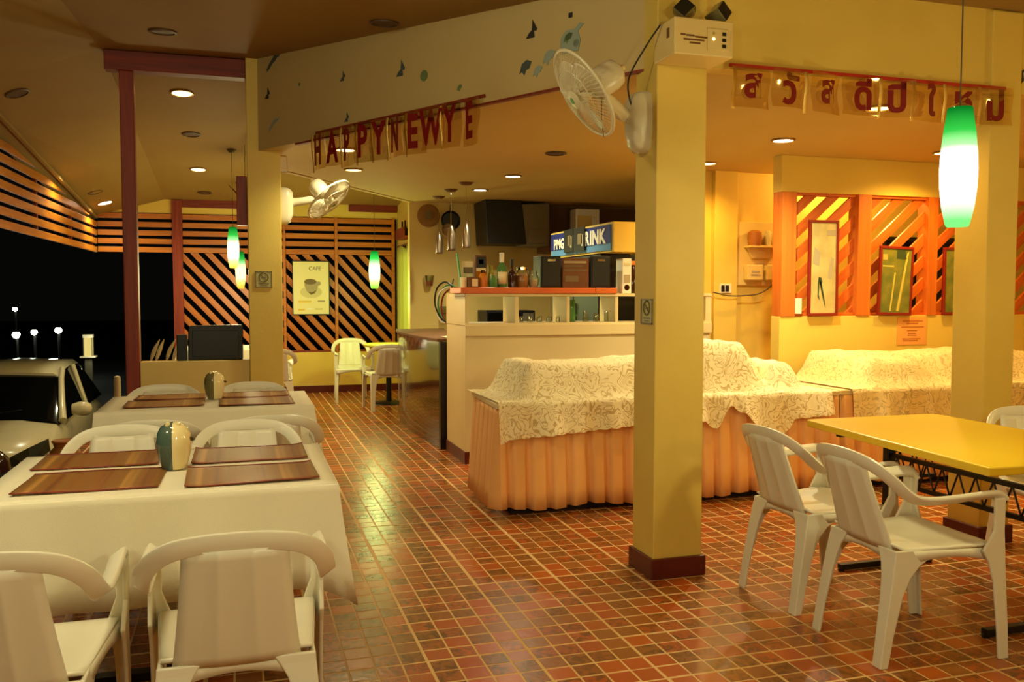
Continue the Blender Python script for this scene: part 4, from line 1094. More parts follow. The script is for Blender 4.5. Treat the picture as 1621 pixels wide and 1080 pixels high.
# ================================================================ EMERGENCY LIGHT ON THE COLUMN
el = thing('emergency_light', 'cream emergency light box with twin lamps at the top of the front column', 'emergency light', (1.885, 3.62, 2.475))
MB().prism([(0, 0), (.205, 0), (.205, .135), (.165, .165), (0, .165)], (0, 0, 0), (0, 1, 0), (0, 0, 1), (.30, 0, 0)).build('housing', 'cream_plastic', el, bevel=.006)
MB().box(.165, .275, -.006, 0, .025, .125).build('control_panel', 'cream_plastic', el, bevel=.003)
for k in range(3): MB().box(.238, .258, -.010, -.006, .040 + .027 * k, .056 + .027 * k).build('button', 'blackplastic', el, bevel=.002)
for k, z in enumerate((.078, .102)): MB().lathe([(.001, .004), (.006, .003), (.007, 0)], 10, Matrix.Translation((.195, -.006, z)) @ Matrix.Rotation(R(90), 4, 'X')).build('indicator', 'led' if k == 0 else 'yellowglass', el, True)
for (x0, x1, z) in ((.03, .055, .088), (.058, .10, .086), (.103, .165, .082), (.045, .15, .068), (.075, .13, .054)):
    MB().box(x0, x1, -.0015, 0, z - .004, z + .004).build('lettering_line', 'brown', el)
MB().box(-.0015, 0, .05, .075, .085, .13).build('side_label', 'brown', el)
for (x, rz, r) in ((.085, -.5, .052), (.26, .35, .052)):
    T = Matrix.Translation((x, .07, .215)) @ Matrix.Rotation(rz, 4, 'Z') @ Matrix.Rotation(R(78), 4, 'X')
    lp = MB().lathe([(.02, -.05), (.045, -.045), (r, -.01), (r, .035), (r - .006, .042)], 4, T).build('lamp_head', 'olive', el)
    MB().lathe([(.001, .030), (r - .005, .034), (r - .004, .043), (.001, .046)], 4, T).build('lens', 'headlamp', lp)
    MB().tube([(x, .07, .16), (x, .07, .19)], .012, 8).build('pivot', 'blackplastic', el)
MB().tube(spline([(-.01, .12, .16), (-.05, .18, .08), (-.10, .27, -.06), (-.07, .30, -.18), (-.04, .31, -.17)], 6), .004, 6).build('cable', 'blackplastic', el)

def plaque(loc, rotz, w, h, lab):
    t = thing('small_plaque', lab, 'plaque', loc, rotz, 'emblem plaques on the columns')
    MB().box(-w / 2, w / 2, -.006, 0, -h / 2, h / 2).build('plate', 'plaque', t)
    for (x0, x1, z0, z1) in ((-w / 2, w / 2, h / 2 - .006, h / 2), (-w / 2, w / 2, -h / 2, -h / 2 + .006), (-w / 2, -w / 2 + .006, -h / 2, h / 2), (w / 2 - .006, w / 2, -h / 2, h / 2)):
        MB().box(x0, x1, -.009, -.0055, z0, z1).build('frame', 'plaquedark', t)
    T = Matrix.Translation((0, -.006, h * .14)) @ Matrix.Rotation(R(90), 4, 'X')
    MB().tube([T @ Vector((.034 * cos(a), .034 * sin(a), 0)) for a in [2 * pi * i / 24 for i in range(24)]], .0045, 6, closed=True).build('ring_emblem', 'plaquedark', t, True)
    MB().bar(T @ Vector((-.024, .024, 0)), T @ Vector((.024, -.024, 0)), .007, .004).build('ring_bar', 'plaquedark', t)
    MB().box(-.018, .016, -.008, -.006, h * .14 - .006, h * .14 + .004).build('emblem', 'plaquedark', t)
    MB().box(-w * .3, w * .3, -.007, -.006, -h * .30, -h * .24).build('lettering_line', 'plaquedark', t)
    MB().box(-w * .22, w * .22, -.007, -.006, -h * .40, -h * .36).build('lettering_line', 'plaquedark', t)
plaque((0.178, 7.10, 1.506), 0, .126, .124, 'small square no smoking plaque on the far left column')
plaque((1.905, 3.91, 1.307), -pi / 2, .128, .122, 'small no smoking plaque on the side of the front column')

# ================================================================ BAR
bar = thing('bar_counter', 'cream bar counter with open pigeonholes and orange top behind the buffet', 'counter', (0, 0, 0))
MB().box(1.745, 3.985, 6.93, 7.02, 0.0, 1.135).build('front_panel', 'bar_cream', bar, bevel=.004)
MB().box(1.745, 1.80, 7.02, 7.60, 0.0, 1.135).build('end_panel', 'bar_cream', bar, bevel=.004)
MB().box(1.735, 1.80, 6.92, 7.60, 0.0, 0.10).build('skirting', 'maroon', bar)
MB().box(1.74, 3.99, 6.91, 7.26, 1.135, 1.155).build('shelf', 'bar_cream', bar, bevel=.003)
MB().box(1.74, 3.99, 6.905, 6.925, 1.05, 1.14).build('rail', 'bar_cream', bar, bevel=.003)
MB().box(1.74, 3.99, 6.91, 7.26, 1.373, 1.399).build('top_rail', 'bar_cream', bar, bevel=.003)
for (x0, x1) in ((1.74, 1.772), (2.164, 2.197), (2.620, 2.648), (3.063, 3.092), (3.52, 3.55), (3.93, 3.99)):
    MB().box(x0, x1, 6.915, 7.26, 1.155, 1.373).build('divider', 'bar_cream', bar, bevel=.002)
MB().box(1.742, 1.80, 7.26, 7.60, 1.135, 1.399).build('end_post', 'bar_cream', bar, bevel=.003)
MB().box(1.70, 2.87, 6.89, 7.28, 1.399, 1.446).build('orange_top', 'orangeboard', bar, bevel=.004)
MB().box(2.872, 3.07, 6.89, 7.28, 1.399, 1.446).build('orange_top', 'orangeboard', bar, bevel=.004)
# glassware in the pigeonholes
rnd = random.Random(11)
gk = 0
for (xa, xb, n) in ((2.215, 2.60, 9), (2.80, 3.05, 5)):
    for k in range(n):
        x = xa + (xb - xa) * (k + .5) / n; y = 7.02 + .08 * (k % 2); h = rnd.uniform(.035, .06) if xa < 2.5 else rnd.uniform(.06, .10); r = min(.018, (xb - xa) / n * .42)
        o = MB().lathe([(r, 0), (r * .96, h * .5), (r * .8, h), (r * .74, h), (r * .9, h * .5), (r * .92, .002)], 12, cap=False).build('drinking_glass', 'glass', None, True, loc=(x, y, 1.1556))
        tag(o, ('small upturned clear glass, %s from the left divider, second pigeonhole of the bar' if xa < 2.5 else 'taller clear glass, %s from the green jug, third pigeonhole of the bar') % ('first second third fourth fifth sixth seventh eighth ninth'.split()[k]), 'glass', 'glasses in the second pigeonhole' if xa < 2.5 else 'glasses in the third pigeonhole')
        gk += 1
t = thing('green_jug', 'green glass jug in the third pigeonhole of the bar', 'jug', (2.715, 7.06, 1.156))
MB().lathe([(.001, 0), (.036, 0), (.040, .02), (.038, .12), (.034, .17), (.037, .19)], 16, cap=False).build('body', 'greenglass', t, True)
MB().tube(spline([(.038, 0, .16), (.066, 0, .14), (.062, 0, .07), (.04, 0, .05)], 5), .005, 6).build('handle', 'greenglass', t, True)

def bottle(x, y, z, prof, m, lab, capm=None, labm=None, cap_from=None, lab_rng=None):
    t = thing('bottle', lab, 'bottle', (x, y, z), 0, 'bottles and jars on the bar')
    MB().lathe(prof, 16).build('body', m, t, True)
    H = prof[-1][1]
    if capm:
        r = prof[-1][0] * 1.15; MB().lathe([(r, H - (cap_from or .02)), (r, H + .004), (.001, H + .006)], 14).build('cap', capm, t, True)
    if labm and lab_rng:
        r = max(p[0] for p in prof) * 1.012
        MB().lathe([(r, lab_rng[0]), (r, lab_rng[1])], 16, cap=False, a0=R(200), a1=R(340)).build('label', labm, t, True, solid=.001)
    return t
ZB = 1.4475
def boxthing(name, x0, x1, y0, y1, z0, z1, m, lab, cat, group=None, face=None):
    t = thing(name, lab, cat, ((x0 + x1) / 2, (y0 + y1) / 2, z0), 0, group); hx, hy = (x1 - x0) / 2, (y1 - y0) / 2
    MB().box(-hx, hx, -hy, hy, 0, z1 - z0).build('carton', m, t, bevel=.003)
    for (u0, u1, v0, v1, mm, nm) in (face or []):
        MB().box(-hx + 2 * hx * u0, -hx + 2 * hx * u1, -hy - .002, -hy, (z1 - z0) * v0, (z1 - z0) * v1).build(nm, mm, t)
    return t
G = 'bottles and jars on the bar'
o = MB().lathe([(.001, 0), (.026, 0), (.030, .085), (.026, .085), (.023, .004)], 14).build('cup', 'labelp', None, True, loc=(1.765, 7.05, ZB)); tag(o, 'pale cup at the very end of the orange bar top', 'cup', G)
boxthing('brown_box', 1.795, 1.885, 7.00, 7.06, ZB, 1.535, 'brown', 'low brown box with cream label at the end of the bar top', 'box', G, [(.30, .85, .1, .8, 'labelp', 'label')])
lf = thing('menu_holder', 'green menu card holder standing behind the low brown box', 'holder', (1.79, 7.16, ZB))
MB().box(-.035, .085, -.04, .02, 0, .09).build('base', 'greenpaper', lf, bevel=.003)
MB().bar((-.03, 0, .09), (-.055, 0, .285), .035, .012).build('card', 'greenpaper', lf)
MB().box(-.01, .085, .0, .006, .09, .22).build('leaflet', 'labelp', lf); MB().box(.0, .08, -.003, 0, .12, .17).build('print', 'ink', lf)
boxthing('whisky_carton', 1.885, 1.985, 7.13, 7.22, ZB, 1.72, 'brown', 'tall brown spirit carton with dark panel behind the bottles', 'box', G, [(.1, .9, .62, .95, 'blackplastic', 'dark_panel'), (.3, .7, .72, .86, 'labelp', 'emblem'), (.08, .92, .50, .60, 'labelp', 'label'), (.05, .95, .25, .5, 'amber', 'picture')])
bottle(1.925, 7.04, ZB, [(.001, 0), (.040, 0), (.042, .02), (.042, .08), (.03, .105), (.015, .12), (.014, .14)], 'amber', 'squat amber bottle before the tall brown carton', 'darkbottle', None, .02)
bottle(2.03, 7.16, ZB, [(.001, 0), (.026, 0), (.027, .10), (.018, .135), (.02, .175), (.024, .185)], 'yellowglass', 'pale yellow bottle between the carton and the clear green bottle', None)
bottle(2.008, 7.03, ZB, [(.001, 0), (.036, 0), (.042, .03), (.038, .065), (.02, .09), (.016, .10)], 'greenglass', 'round green bottle lying low in front of the yellow one')
bottle(2.092, 7.05, ZB, [(.001, 0), (.040, 0), (.042, .02), (.042, .14), (.034, .175), (.017, .20), (.016, .255), (.018, .285)], 'greenglass', 'tall clear green bottle with white cap and paper label', 'white', 'labelp', .075, (.03, .13))
bottle(2.175, 7.03, ZB, [(.001, 0), (.036, 0), (.037, .10), (.030, .125), (.012, .145), (.010, .19), (.012, .235)], 'darkbottle', 'dark brown bottle with thin bent neck right of the green bottle', 'blackplastic', None, .05)
jr = thing('glass_jar', 'glass jar of orange preserved fruit on the bar', 'jar', (2.270, 7.06, ZB), 0, G)
MB().lathe([(.001, 0), (.05, 0), (.058, .02), (.060, .10), (.045, .135), (.043, .15)], 18, cap=False).build('body', 'glass', jr, True)
MB().lathe([(.001, .004), (.046, .005), (.053, .02), (.053, .10), (.001, .115)], 16).build('fruit', 'fruit', jr, True)
MB().lathe([(.047, .148), (.047, .172), (.001, .174)], 16).build('lid', 'chrome', jr, True)
jr = thing('glass_jar', 'clear rounded glass jar half full, right of the fruit jar', 'jar', (2.372, 7.06, ZB), 0, G)
MB().lathe([(.001, 0), (.034, 0), (.046, .03), (.046, .08), (.034, .12), (.036, .145)], 18, cap=False).build('body', 'glass', jr, True)
MB().lathe([(.001, .004), (.03, .005), (.041, .03), (.041, .07), (.001, .07)], 16).build('contents', 'labelp', jr, True)
def speaker(x0, x1, z1, lab):
    t = thing('loudspeaker', lab, 'speaker', ((x0 + x1) / 2, 7.12, ZB), 0, 'black speakers on the bar')
    hx = (x1 - x0) / 2
    MB().box(-hx, hx, -.10, .10, 0, z1 - ZB).build('cabinet', 'blackplastic', t, bevel=.006)
    MB().box(-hx + .012, hx - .012, -.106, -.10, .012, z1 - ZB - .012).build('grille', 'black', t, bevel=.003)
    MB().box(-.03, .04, -.109, -.106, z1 - ZB - .045, z1 - ZB - .028).build('badge', 'chrome', t)
speaker(2.425, 2.605, 1.715, 'black box loudspeaker left of the brown carton on the bar')
boxthing('brown_carton', 2.622, 2.862, 7.02, 7.20, ZB, 1.70, 'brown', 'brown carton with printed lines between the two black speakers', 'box', 'cartons on the bar', [(.05, .9, .82, .90, 'inkgrey', 'print'), (.05, .75, .70, .75, 'ink', 'print'), (.02, .95, .57, .62, 'ink', 'print'), (.1, .6, .2, .4, 'ink', 'print')])
speaker(2.878, 3.06, 1.72, 'black box loudspeaker right of the brown carton on the bar')
wx = thing('white_speaker_box', 'narrow white box with round dark dial standing at the end of the orange top', 'box', (3.20, 7.05, 1.400))
MB().box(-.042, .042, -.07, .07, 0, .30).build('body', 'white', wx, bevel=.004)
MB().lathe([(.001, .004), (.024, .003), (.026, 0)], 18, Matrix.Translation((0, -.07, .05)) @ Matrix.Rotation(R(90), 4, 'X')).build('dial', 'darkbottle', wx, True)
MB().box(-.028, .028, -.073, -.07, .09, .16).build('panel', 'inkgrey', wx); MB().box(-.03, .03, -.073, -.07, .24, .262).build('label', 'inkpale', wx)
jr = thing('glass_jar', 'dark jar of red brown bits next to the narrow white box', 'jar', (3.30, 7.10, 1.400), 0, G)
MB().lathe([(.001, 0), (.05, 0), (.054, .03), (.054, .22), (.04, .25)], 16, cap=True).build('body', 'darkbottle', jr, True)
MB().lathe([(.044, .248), (.044, .285), (.001, .287)], 16).build('lid', 'amber', jr, True)

# drinks cooler with the blue sign on its head
ck = thing('drinks_cooler', 'tall drinks cooler behind the bar under the blue sign box', 'cooler', (0, 0, 0))
MB().box(3.10, 3.62, 7.32, 8.60, 0.0, 1.755).build('cabinet', 'blackplastic', ck, bevel=.008)
for k in range(2): MB().box(3.085, 3.10, 7.34 + .63 * k, 7.95 + .63 * k, .20, 1.72).build('door', 'blackplastic', ck, bevel=.004)
for k in range(2): MB().bar((3.075, 7.90 + .14 * k, .9), (3.075, 7.90 + .14 * k, 1.3), .014, .014).build('handle', 'chrome', ck)
sg = thing('sign_box', 'blue drinks sign box with white letters, partly covered by two black panels', 'sign', (0, 0, 0))
MB().box(3.09, 3.40, 7.02, 8.62, 1.757, 2.02).build('box', 'yellow_wall', sg, bevel=.005)
MB().box(3.080, 3.09, 7.06, 8.58, 1.777, 2.0).build('panel_light', 'signlight', sg)
MB().box(3.076, 3.080, 7.06, 8.58, 1.838, 2.0).build('panel_blue', 'signblue', sg)
for (y0, y1, nm) in ((7.07, 7.72, 'RINK'), (7.98, 8.56, 'PMG')):
    pass
text_obj('INK', .175, 'signwhite', 'lettering', sg, (3.072, 7.325, 1.905), (pi / 2, 0, -pi / 2), .004, 1.2, .007)
text_obj('R', .175, 'signwhite', 'lettering', sg, (3.072, 7.58, 1.905), (pi / 2, 0, -pi / 2), .004, 1.1, .007)
text_obj('PMG', .135, 'signwhite', 'lettering', sg, (3.072, 8.33, 1.895), (pi / 2, 0, -pi / 2), .004, 1.1, .006)
for (y0, y1) in ((7.62, 7.90), (7.91, 8.16)):
    bp = MB().box(3.058, 3.07, y0, y1, 1.80, 2.02).build('black_panel', 'blackplastic', sg, bevel=.003)
    MB().box(3.055, 3.058, y0 + .05, y1 - .12, 1.86, 1.96).build('print', 'ink', bp); MB().box(3.055, 3.058, y0 + .03, y0 + .07, 1.84, 1.95).build('print', 'inkgrey', bp)

# dark glossy counter
dc = thing('dark_counter', 'glossy dark brown curved counter beside the bar end', 'counter', (0, 0, 0))
path = spline([(1.74, 10.12), (1.665, 9.65), (1.64, 9.0), (1.655, 8.3), (1.70, 7.72)], 6)
mb = MB(); n = len(path)
vs = []
for p in path: vs += [(p.x, p.y, 0.0), (p.x, p.y, .965), (p.x + .04, p.y, .965), (p.x + .04, p.y, 0)]
mb.rings([vs[4 * k:4 * k + 4] for k in range(n)])
mb.build('curved_panel', 'darkcounter', dc, False)
MB().box(1.70, 1.84, 7.655, 7.715, 0.0, .965).build('end_panel', 'darkend', dc, bevel=.003)
mb = MB(); mb.rings([[(p.x - .015, p.y, .966), (p.x - .015, p.y, .990), (p.x + .55, p.y, .990), (p.x + .55, p.y, .966)] for p in path]); mb.build('worktop', 'brown', dc, bevel=.003)
dr = thing('white_cover', 'white cloth cover heaped on the dark counter beside the bar end', 'cover', (2.02, 7.92, 0.9915))
MB().grid(lambda u, v: (-.22 + .40 * u, -.18 + .36 * v, .004 + .135 * sst(0, .7, u) * (1 - .7 * sst(.9, 1, u)) * (sst(0, .2, v) * (1 - sst(.8, 1, v)))), 16, 12).build('cloth', 'cloth', dr, True)
# hanging hoses and basket at the bar end
hz = thing('cable_bundle', 'loops of dark green and orange cable at the left end of the bar', 'cables', (0, 0, 0))
for k, (m, dx, dz) in enumerate((('black', 0, 0), ('greenpaper', .03, -.03), ('frame_red', .06, -.06), ('white', .015, -.05))):
    MB().tube(spline([(1.79 + dx * .2, 7.609, 1.36 + dz * .3), (1.80 + dx, 7.63, 1.46 + dz * .3), (1.74 + dx, 7.66, 1.50 + dz), (1.68 + dx, 7.70, 1.44 + dz), (1.665 + dx, 7.72, 1.32 + dz), (1.70 + dx, 7.70, 1.20 + dz), (1.76 + dx, 7.68, 1.14)], 6), .008, 7).build('cable', m, hz, True)
wb_ = thing('wire_basket', 'small clear wire basket with plugs on the kitchen wall', 'basket', (2.42, 10.44, 1.08))
MB().box(-.10, .10, -.05, .045, 0, .16).build('basket', 'glass', wb_)
for z in (0.0, .08, .16): MB().tube([(-.10, -.05, z), (.10, -.05, z), (.10, .045, z), (-.10, .045, z)], .004, 5, closed=True).build('wire_hoop', 'wire', wb_)
MB().tube(spline([(0, 0, .1), (.02, -.02, .30), (.06, -.02, .5)], 5), .006, 6).build('cable', 'black', wb_)

# ================================================================ KITCHEN
kc = thing('kitchen_worktop', 'kitchen worktop along the back wall behind the bar', 'worktop', (0, 0, 0))
MB().box(2.5, 5.4, 9.85, 10.48, .86, .90).build('top', 'white', kc, bevel=.004); MB().box(2.55, 5.4, 9.92, 10.48, 0, .86).build('cabinet', 'cream', kc)
mw = thing('microwave', 'black appliance on the kitchen worktop, seen through the first pigeonhole', 'appliance', (3.05, 10.10, .901))
MB().box(-.30, .30, -.20, .20, 0, .30).build('body', 'blackplastic', mw, bevel=.005); MB().box(-.28, .12, -.205, -.20, .03, .27).build('door', 'nightwin', mw); MB().box(.15, .28, -.205, -.20, .03, .27).build('control_panel', 'grey', mw)
hd = thing('range_hood', 'black and grey cooker hood under the kitchen ceiling', 'hood', (0, 0, 0))
MB().prism([(2.75, 2.498), (3.20, 2.498), (3.26, 1.985), (2.78, 1.985)], (0, 9.95, 0), (1, 0, 0), (0, 0, 1), (0, .52, 0)).build('hood_body', 'blackplastic', hd, bevel=.006)
MB().prism([(3.205, 2.46), (3.55, 2.48), (3.55, 1.97), (3.265, 1.97)], (0, 9.97, 0), (1, 0, 0), (0, 0, 1), (0, .5, 0)).build('side_cabinet', 'grey', hd, bevel=.006)
MB().box(3.29, 3.53, 9.955, 9.97, 2.0, 2.16).build('door', 'grey', hd, bevel=.004)
uc = thing('dim_wall_shelf', 'dark wall shelf, lengthened with a back panel for the dim wall right of the cooker hood', 'shelf', (0, 0, 0))
MB().box(3.57, 5.45, 10.05, 10.48, 1.90, 1.93).build('shelf_board', 'brown', uc); MB().box(3.57, 5.45, 10.44, 10.48, 1.93, 2.49).build('back_panel', 'brown', uc)  # dark boards added to darken the less lit right side of the kitchen
MB().box(3.57, 3.60, 10.05, 10.44, 1.93, 2.3).build('side', 'brown', uc)
bl = thing('water_heater', 'white wall box with small lamp beside the cooker hood', 'box', (4.03, 10.02, 2.14))
MB().box(-.15, .15, -.10, .12, 0, .28).build('body', 'white', bl, bevel=.01); MB().box(-.14, .05, -.104, -.10, .03, .2).build('panel', 'cream', bl); MB().lathe([(.001, .004), (.008, 0)], 8, Matrix.Translation((.08, -.10, .18)) @ Matrix.Rotation(R(90), 4, 'X')).build('lamp', 'chrome', bl)
for k, (x, w, h, m) in enumerate(((3.72, .10, .22, 'brown'), (4.35, .16, .2, 'grey'), (4.62, .12, .26, 'brown'))):
    boxthing('storage_box', x - w / 2, x + w / 2, 10.10, 10.35, 1.931, 1.931 + h, m, ('small brown box on the dark kitchen shelf, beside the hood', 'grey box on the dark kitchen shelf, middle', 'taller brown box on the dark kitchen shelf, right end')[k], 'box', 'boxes on the kitchen shelf')
ckl = thing('woven_plate', 'round woven brown plate hanging on the kitchen wall', 'wall plate', (2.19, 10.50, 2.34))
MB().lathe([(.001, 0), (.13, 0), (.14, .012), (.12, .02), (.05, .012), (.001, .010)], 22, Matrix.Rotation(R(90), 4, 'X')).build('plate', 'plate_brown', ckl, True)
MB().box(-.03, .03, -.03, -.01, -.04, .06).build('emblem', 'ink', ckl)
cs = thing('wall_cup', 'clear cup with pink drink fixed on the kitchen wall', 'cup', (2.185, 10.49, 1.49))
MB().lathe([(.04, 0), (.055, .13), (.051, .13), (.036, .004)], 16, Matrix.Translation((0, -.06, 0)), cap=False).build('cup', 'glass', cs, True); MB().lathe([(.001, .004), (.037, .004), (.044, .06), (.001, .06)], 14, Matrix.Translation((0, -.06, 0))).build('drink', 'pink', cs, True)
MB().box(-.02, .02, -.02, .01, .03, .06).build('bracket', 'white', cs)
pn = thing('hanging_pans', 'dark frying pan and steel pot hanging behind the steel pendants', 'pans', (2.42, 10.42, 2.12))
MB().lathe([(.001, 0), (.10, 0), (.12, .04), (.115, .04), (.097, .006), (.001, .006)], 18, Matrix.Translation((0.02, -.0, .16)) @ Matrix.Rotation(R(90), 4, 'X')).build('pan', 'black', pn, True)
MB().bar((.02, 0, .28), (.03, 0, .40), .02, .01).build('handle', 'black', pn)
MB().lathe([(.001, 0), (.08, 0), (.085, .10), (.08, .10), (.076, .005)], 16, Matrix.Translation((-.04, -.09, -.0)) @ Matrix.Rotation(R(70), 4, 'X')).build('pot', 'steel', pn, True)
# green curtain and rack on the passage wall
cu = thing('lime_curtain', 'lime green cloth hanging on the passage wall beside the kitchen', 'curtain', (2.19, 11.75, .55))
MB().grid(lambda u, v: (-.03 + .012 * sin(u * 22), -.28 + 1.08 * u, 1.50 * v + .03 * sin(u * 12) * (v > .9)), 40, 10).build('cloth', 'curtain', cu, True, solid=.004)
MB().bar((-.02, -.30, 1.52), (-.02, .82, 1.52), .02, .02).build('rail', 'brown', cu)
rk = thing('wall_rack', 'small red brown rack with bottles above the lime curtain', 'rack', (2.19, 11.85, 2.14))
MB().box(-.12, 0, -.3, .3, 0, .03).build('shelf_board', 'redwoodx', rk); MB().box(-.12, -.10, -.3, .3, .03, .14).build('rail', 'redwoodx', rk)
for k in range(2): MB().lathe([(.03, .03), (.035, .12), (.012, .16), (.012, .24), (.001, .245)], 10, Matrix.Translation((-.06, -.12 + .22 * k, 0))).build('bottle', 'darkbottle', rk, True)

# ================================================================ RIGHT BACK WALL FITTINGS
sb = thing('wall_storage_board', 'cream wall board with little shelf and pockets beside the lattice wall', 'wall organiser', (0, 0, 0))
MB().box(4.328, 4.768, 7.065, 7.10, 1.472, 2.052).build('board', 'cream', sb, bevel=.006)
MB().box(4.40, 4.768, 6.96, 7.065, 1.815, 1.833).build('shelf', 'cream', sb, bevel=.003)
MB().prism([(4.42, 1.815), (4.74, 1.815), (4.69, 1.72), (4.47, 1.72)], (0, 7.03, 0), (1, 0, 0), (0, 0, 1), (0, .035, 0)).build('shelf_bracket', 'cream', sb)
for (x0, x1) in ((4.40, 4.56), (4.60, 4.76)):
    MB().box(x0, x1, 6.99, 7.065, 1.52, 1.66).build('pocket', 'cream', sb, bevel=.008)
MB().box(4.43, 4.53, 6.986, 6.99, 1.56, 1.575).build('lettering_line', 'inkgrey', sb); MB().box(4.44, 4.52, 6.986, 6.99, 1.59, 1.605).build('lettering_line', 'inkgrey', sb)
for k, (x, w) in enumerate(((4.48, .13), (4.615, .07), (4.715, .07))):
    o = MB().lathe([(.001, 0), (w * .42, 0), (w * .5, .06), (w * .46, .12), (w * .3, .135), (.001, .137)], 14).build('container', 'clay' if k == 0 else 'inkpale', None, True, loc=(x, 7.01, 1.834))
    tag(o, ('wide orange tub on the little wall shelf', 'pale narrow tub in the middle of the wall shelf', 'pale tub at the right end of the wall shelf')[k], 'tub', 'tubs on the little wall shelf')
pl = thing('power_cable', 'dark cable with black plug drooping across the yellow wall', 'cable', (0, 0, 0))
MB().tube(spline([(4.70, 6.975, 1.57), (4.64, 6.96, 1.48), (4.52, 6.98, 1.40), (4.36, 7.0, 1.38), (4.20, 6.99, 1.38), (4.04, 6.98, 1.41)], 7), .006, 6).build('cable', 'wire', pl, True)
MB().lathe([(.001, 0), (.022, .004), (.012, .05), (.001, .052)], 10, Matrix.Translation((4.70, 6.985, 1.57)) @ Matrix.Rotation(R(60), 4, 'Y')).build('plug', 'blackplastic', pl, True)
so = thing('double_socket', 'white wall plate with two dark sockets on the yellow pilaster', 'socket', (4.20, 7.04, 1.445))
MB().box(-.06, .06, -.010, 0, -.042, .042).build('plate', 'white', so, bevel=.003)
for x in (-.032, .012): MB().box(x - .017, x + .017, -.018, -.010, -.028, .028).build('socket', 'blackplastic', so, bevel=.003)

def picture(x0, x1, z0, z1, m, lab, tilt=0.0, extras=()):
    t = thing('framed_picture', lab, 'picture', ((x0 + x1) / 2, 6.075, z0)); w = (x1 - x0) / 2; h = z1 - z0; f = .022
    t.rotation_euler = (0, tilt, 0)
    for (a, b, c, d) in ((-w, w, 0, f), (-w, w, h - f, h), (-w, -w + f, f, h - f), (w - f, w, f, h - f)):
        MB().box(a, b, -.012, .012, c, d).build('frame', 'frame_red', t, bevel=.003)
    MB().box(-w + f, w - f, -.004, .004, f, h - f).build('print', m, t)
    for (poly, mm) in extras:
        MB().prism([(u * w, v * h) for u, v in poly], (0, -.004, 0), (1, 0, 0), (0, 0, 1), (0, -.0012, 0)).build('drawn_shape', mm, t)
    return t
snake = [(-.35, .36), (-.30, .41), (-.12, .40), (-.06, .36), (-.12, .32), (-.10, .24), (.02, .17), (.10, .12), (.20, .08), (.12, .14), (.08, .20), (-.02, .24), (-.08, .33), (-.18, .36), (-.24, .34), (-.28, .22), (-.20, .16), (-.36, .20)]
picture(4.377, 4.66, 1.216, 1.99, 'picpale', 'tall pale picture in a red brown frame on the lattice, nearest the wooden corner post', 0, [(snake, 'picdark'), ([(.2, .84), (.8, .84), (.8, .90), (.2, .90)], 'inkgrey'), ([(-.7, .55), (-.3, .52), (-.2, .66), (-.6, .72)], 'inkgrey'), ([(.3, .4), (.55, .38), (.7, .6), (.5, .62)], 'inkgrey')])
picture(5.052, 5.392, 1.216, 1.79, 'picgreen', 'green aerial landscape picture in a red brown frame on the lattice', .03, [([(-.30, .06), (-.22, .06), (-.02, .62), (-.10, .62)], 'picline'), ([(.10, .06), (.24, .06), (.62, .75), (.72, .93), (.60, .90)], 'picline'), ([(-.8, .70), (-.15, .70), (-.15, .72), (-.8, .72)], 'picline'), ([(-.8, .80), (-.55, .80), (-.55, .88), (-.8, .88)], 'notice'), ([(.0, .82), (.6, .82), (.5, .95), (.0, .95)], 'picdark')])
picture(5.72, 6.02, 1.216, 1.79, 'picgreen', 'framed picture mostly hidden behind the right column', 0)
nt_ = thing('paper_notice', 'orange paper notice with printed lines on the yellow wall', 'notice', (5.43, 6.098, 1.08))
MB().box(-.15, .15, -.003, 0, -.115, .115).build('paper', 'notice', nt_)
for (x0, x1, z) in ((-.10, .11, .085), (-.06, .06, .065), (-.11, .12, .035), (-.05, .05, .005), (-.04, .04, -.02), (-.045, .045, -.035), (-.10, .09, -.065), (-.09, .06, -.08)):
    MB().box(x0, x1, -.0042, -.003, z - .004, z + .004).build('text_line', 'noticeink', nt_)
# poster on the far lattice
ps = thing('cafe_poster', 'pale cup and saucer poster in a dark frame on the far lattice screen', 'poster', (0.958, 12.68, 1.114))
w, h = .245, .735
MB().box(-w, w, -.004, .006, 0, h).build('paper', 'poster', ps)
for (a, b, c, d) in ((-w - .012, w + .012, -.012, 0), (-w - .012, w + .012, h, h + .012), (-w - .012, -w, 0, h), (w, w + .012, 0, h)): MB().box(a, b, -.008, .006, c, d).build('frame', 'frame_dark', ps)
text_obj('CAFE', .075, 'ink', 'lettering', ps, (.055, -.006, .64), (pi / 2, 0, 0), .002, 1.0)
ell = lambda cx, cz, rx, rz, n=24: [(cx + rx * cos(2 * pi * i / n), cz + rz * sin(2 * pi * i / n)) for i in range(n)]
def shp(poly, m, nm, d): MB().prism(poly, (0, -.004, 0), (1, 0, 0), (0, 0, 1), (0, -d, 0)).build(nm, m, ps)
shp(ell(.0, .31, .15, .085), 'inkpale', 'saucer', .0010)
shp([(-.09, .46), (-.09, .40), (-.06, .32), (.0, .27), (.05, .29), (.09, .36), (.10, .42), (.08, .46), (.0, .485)], 'inkgrey', 'cup_picture', .0016)
shp(ell(-.01, .455, .085, .04), 'ink', 'coffee_picture', .0022); shp([(-.05, .315), (.0, .272), (.05, .292), (.08, .34), (.02, .31)], 'ink', 'cup_shadow', .0022)
shp(ell(.105, .43, .03, .03), 'inkgrey', 'cup_handle', .0013)
for (x0, x1, z, m) in ((-.18, .0, .175, 'inkyellow'), (.09, .19, .18, 'inkgrey'), (-.18, -.09, .06, 'inkyellow'), (-.06, .02, .075, 'signwhite'), (.05, .16, .07, 'inkpale')): MB().box(x0, x1, -.0052, -.004, z - .012, z + .012).build('printed_line', m, ps)

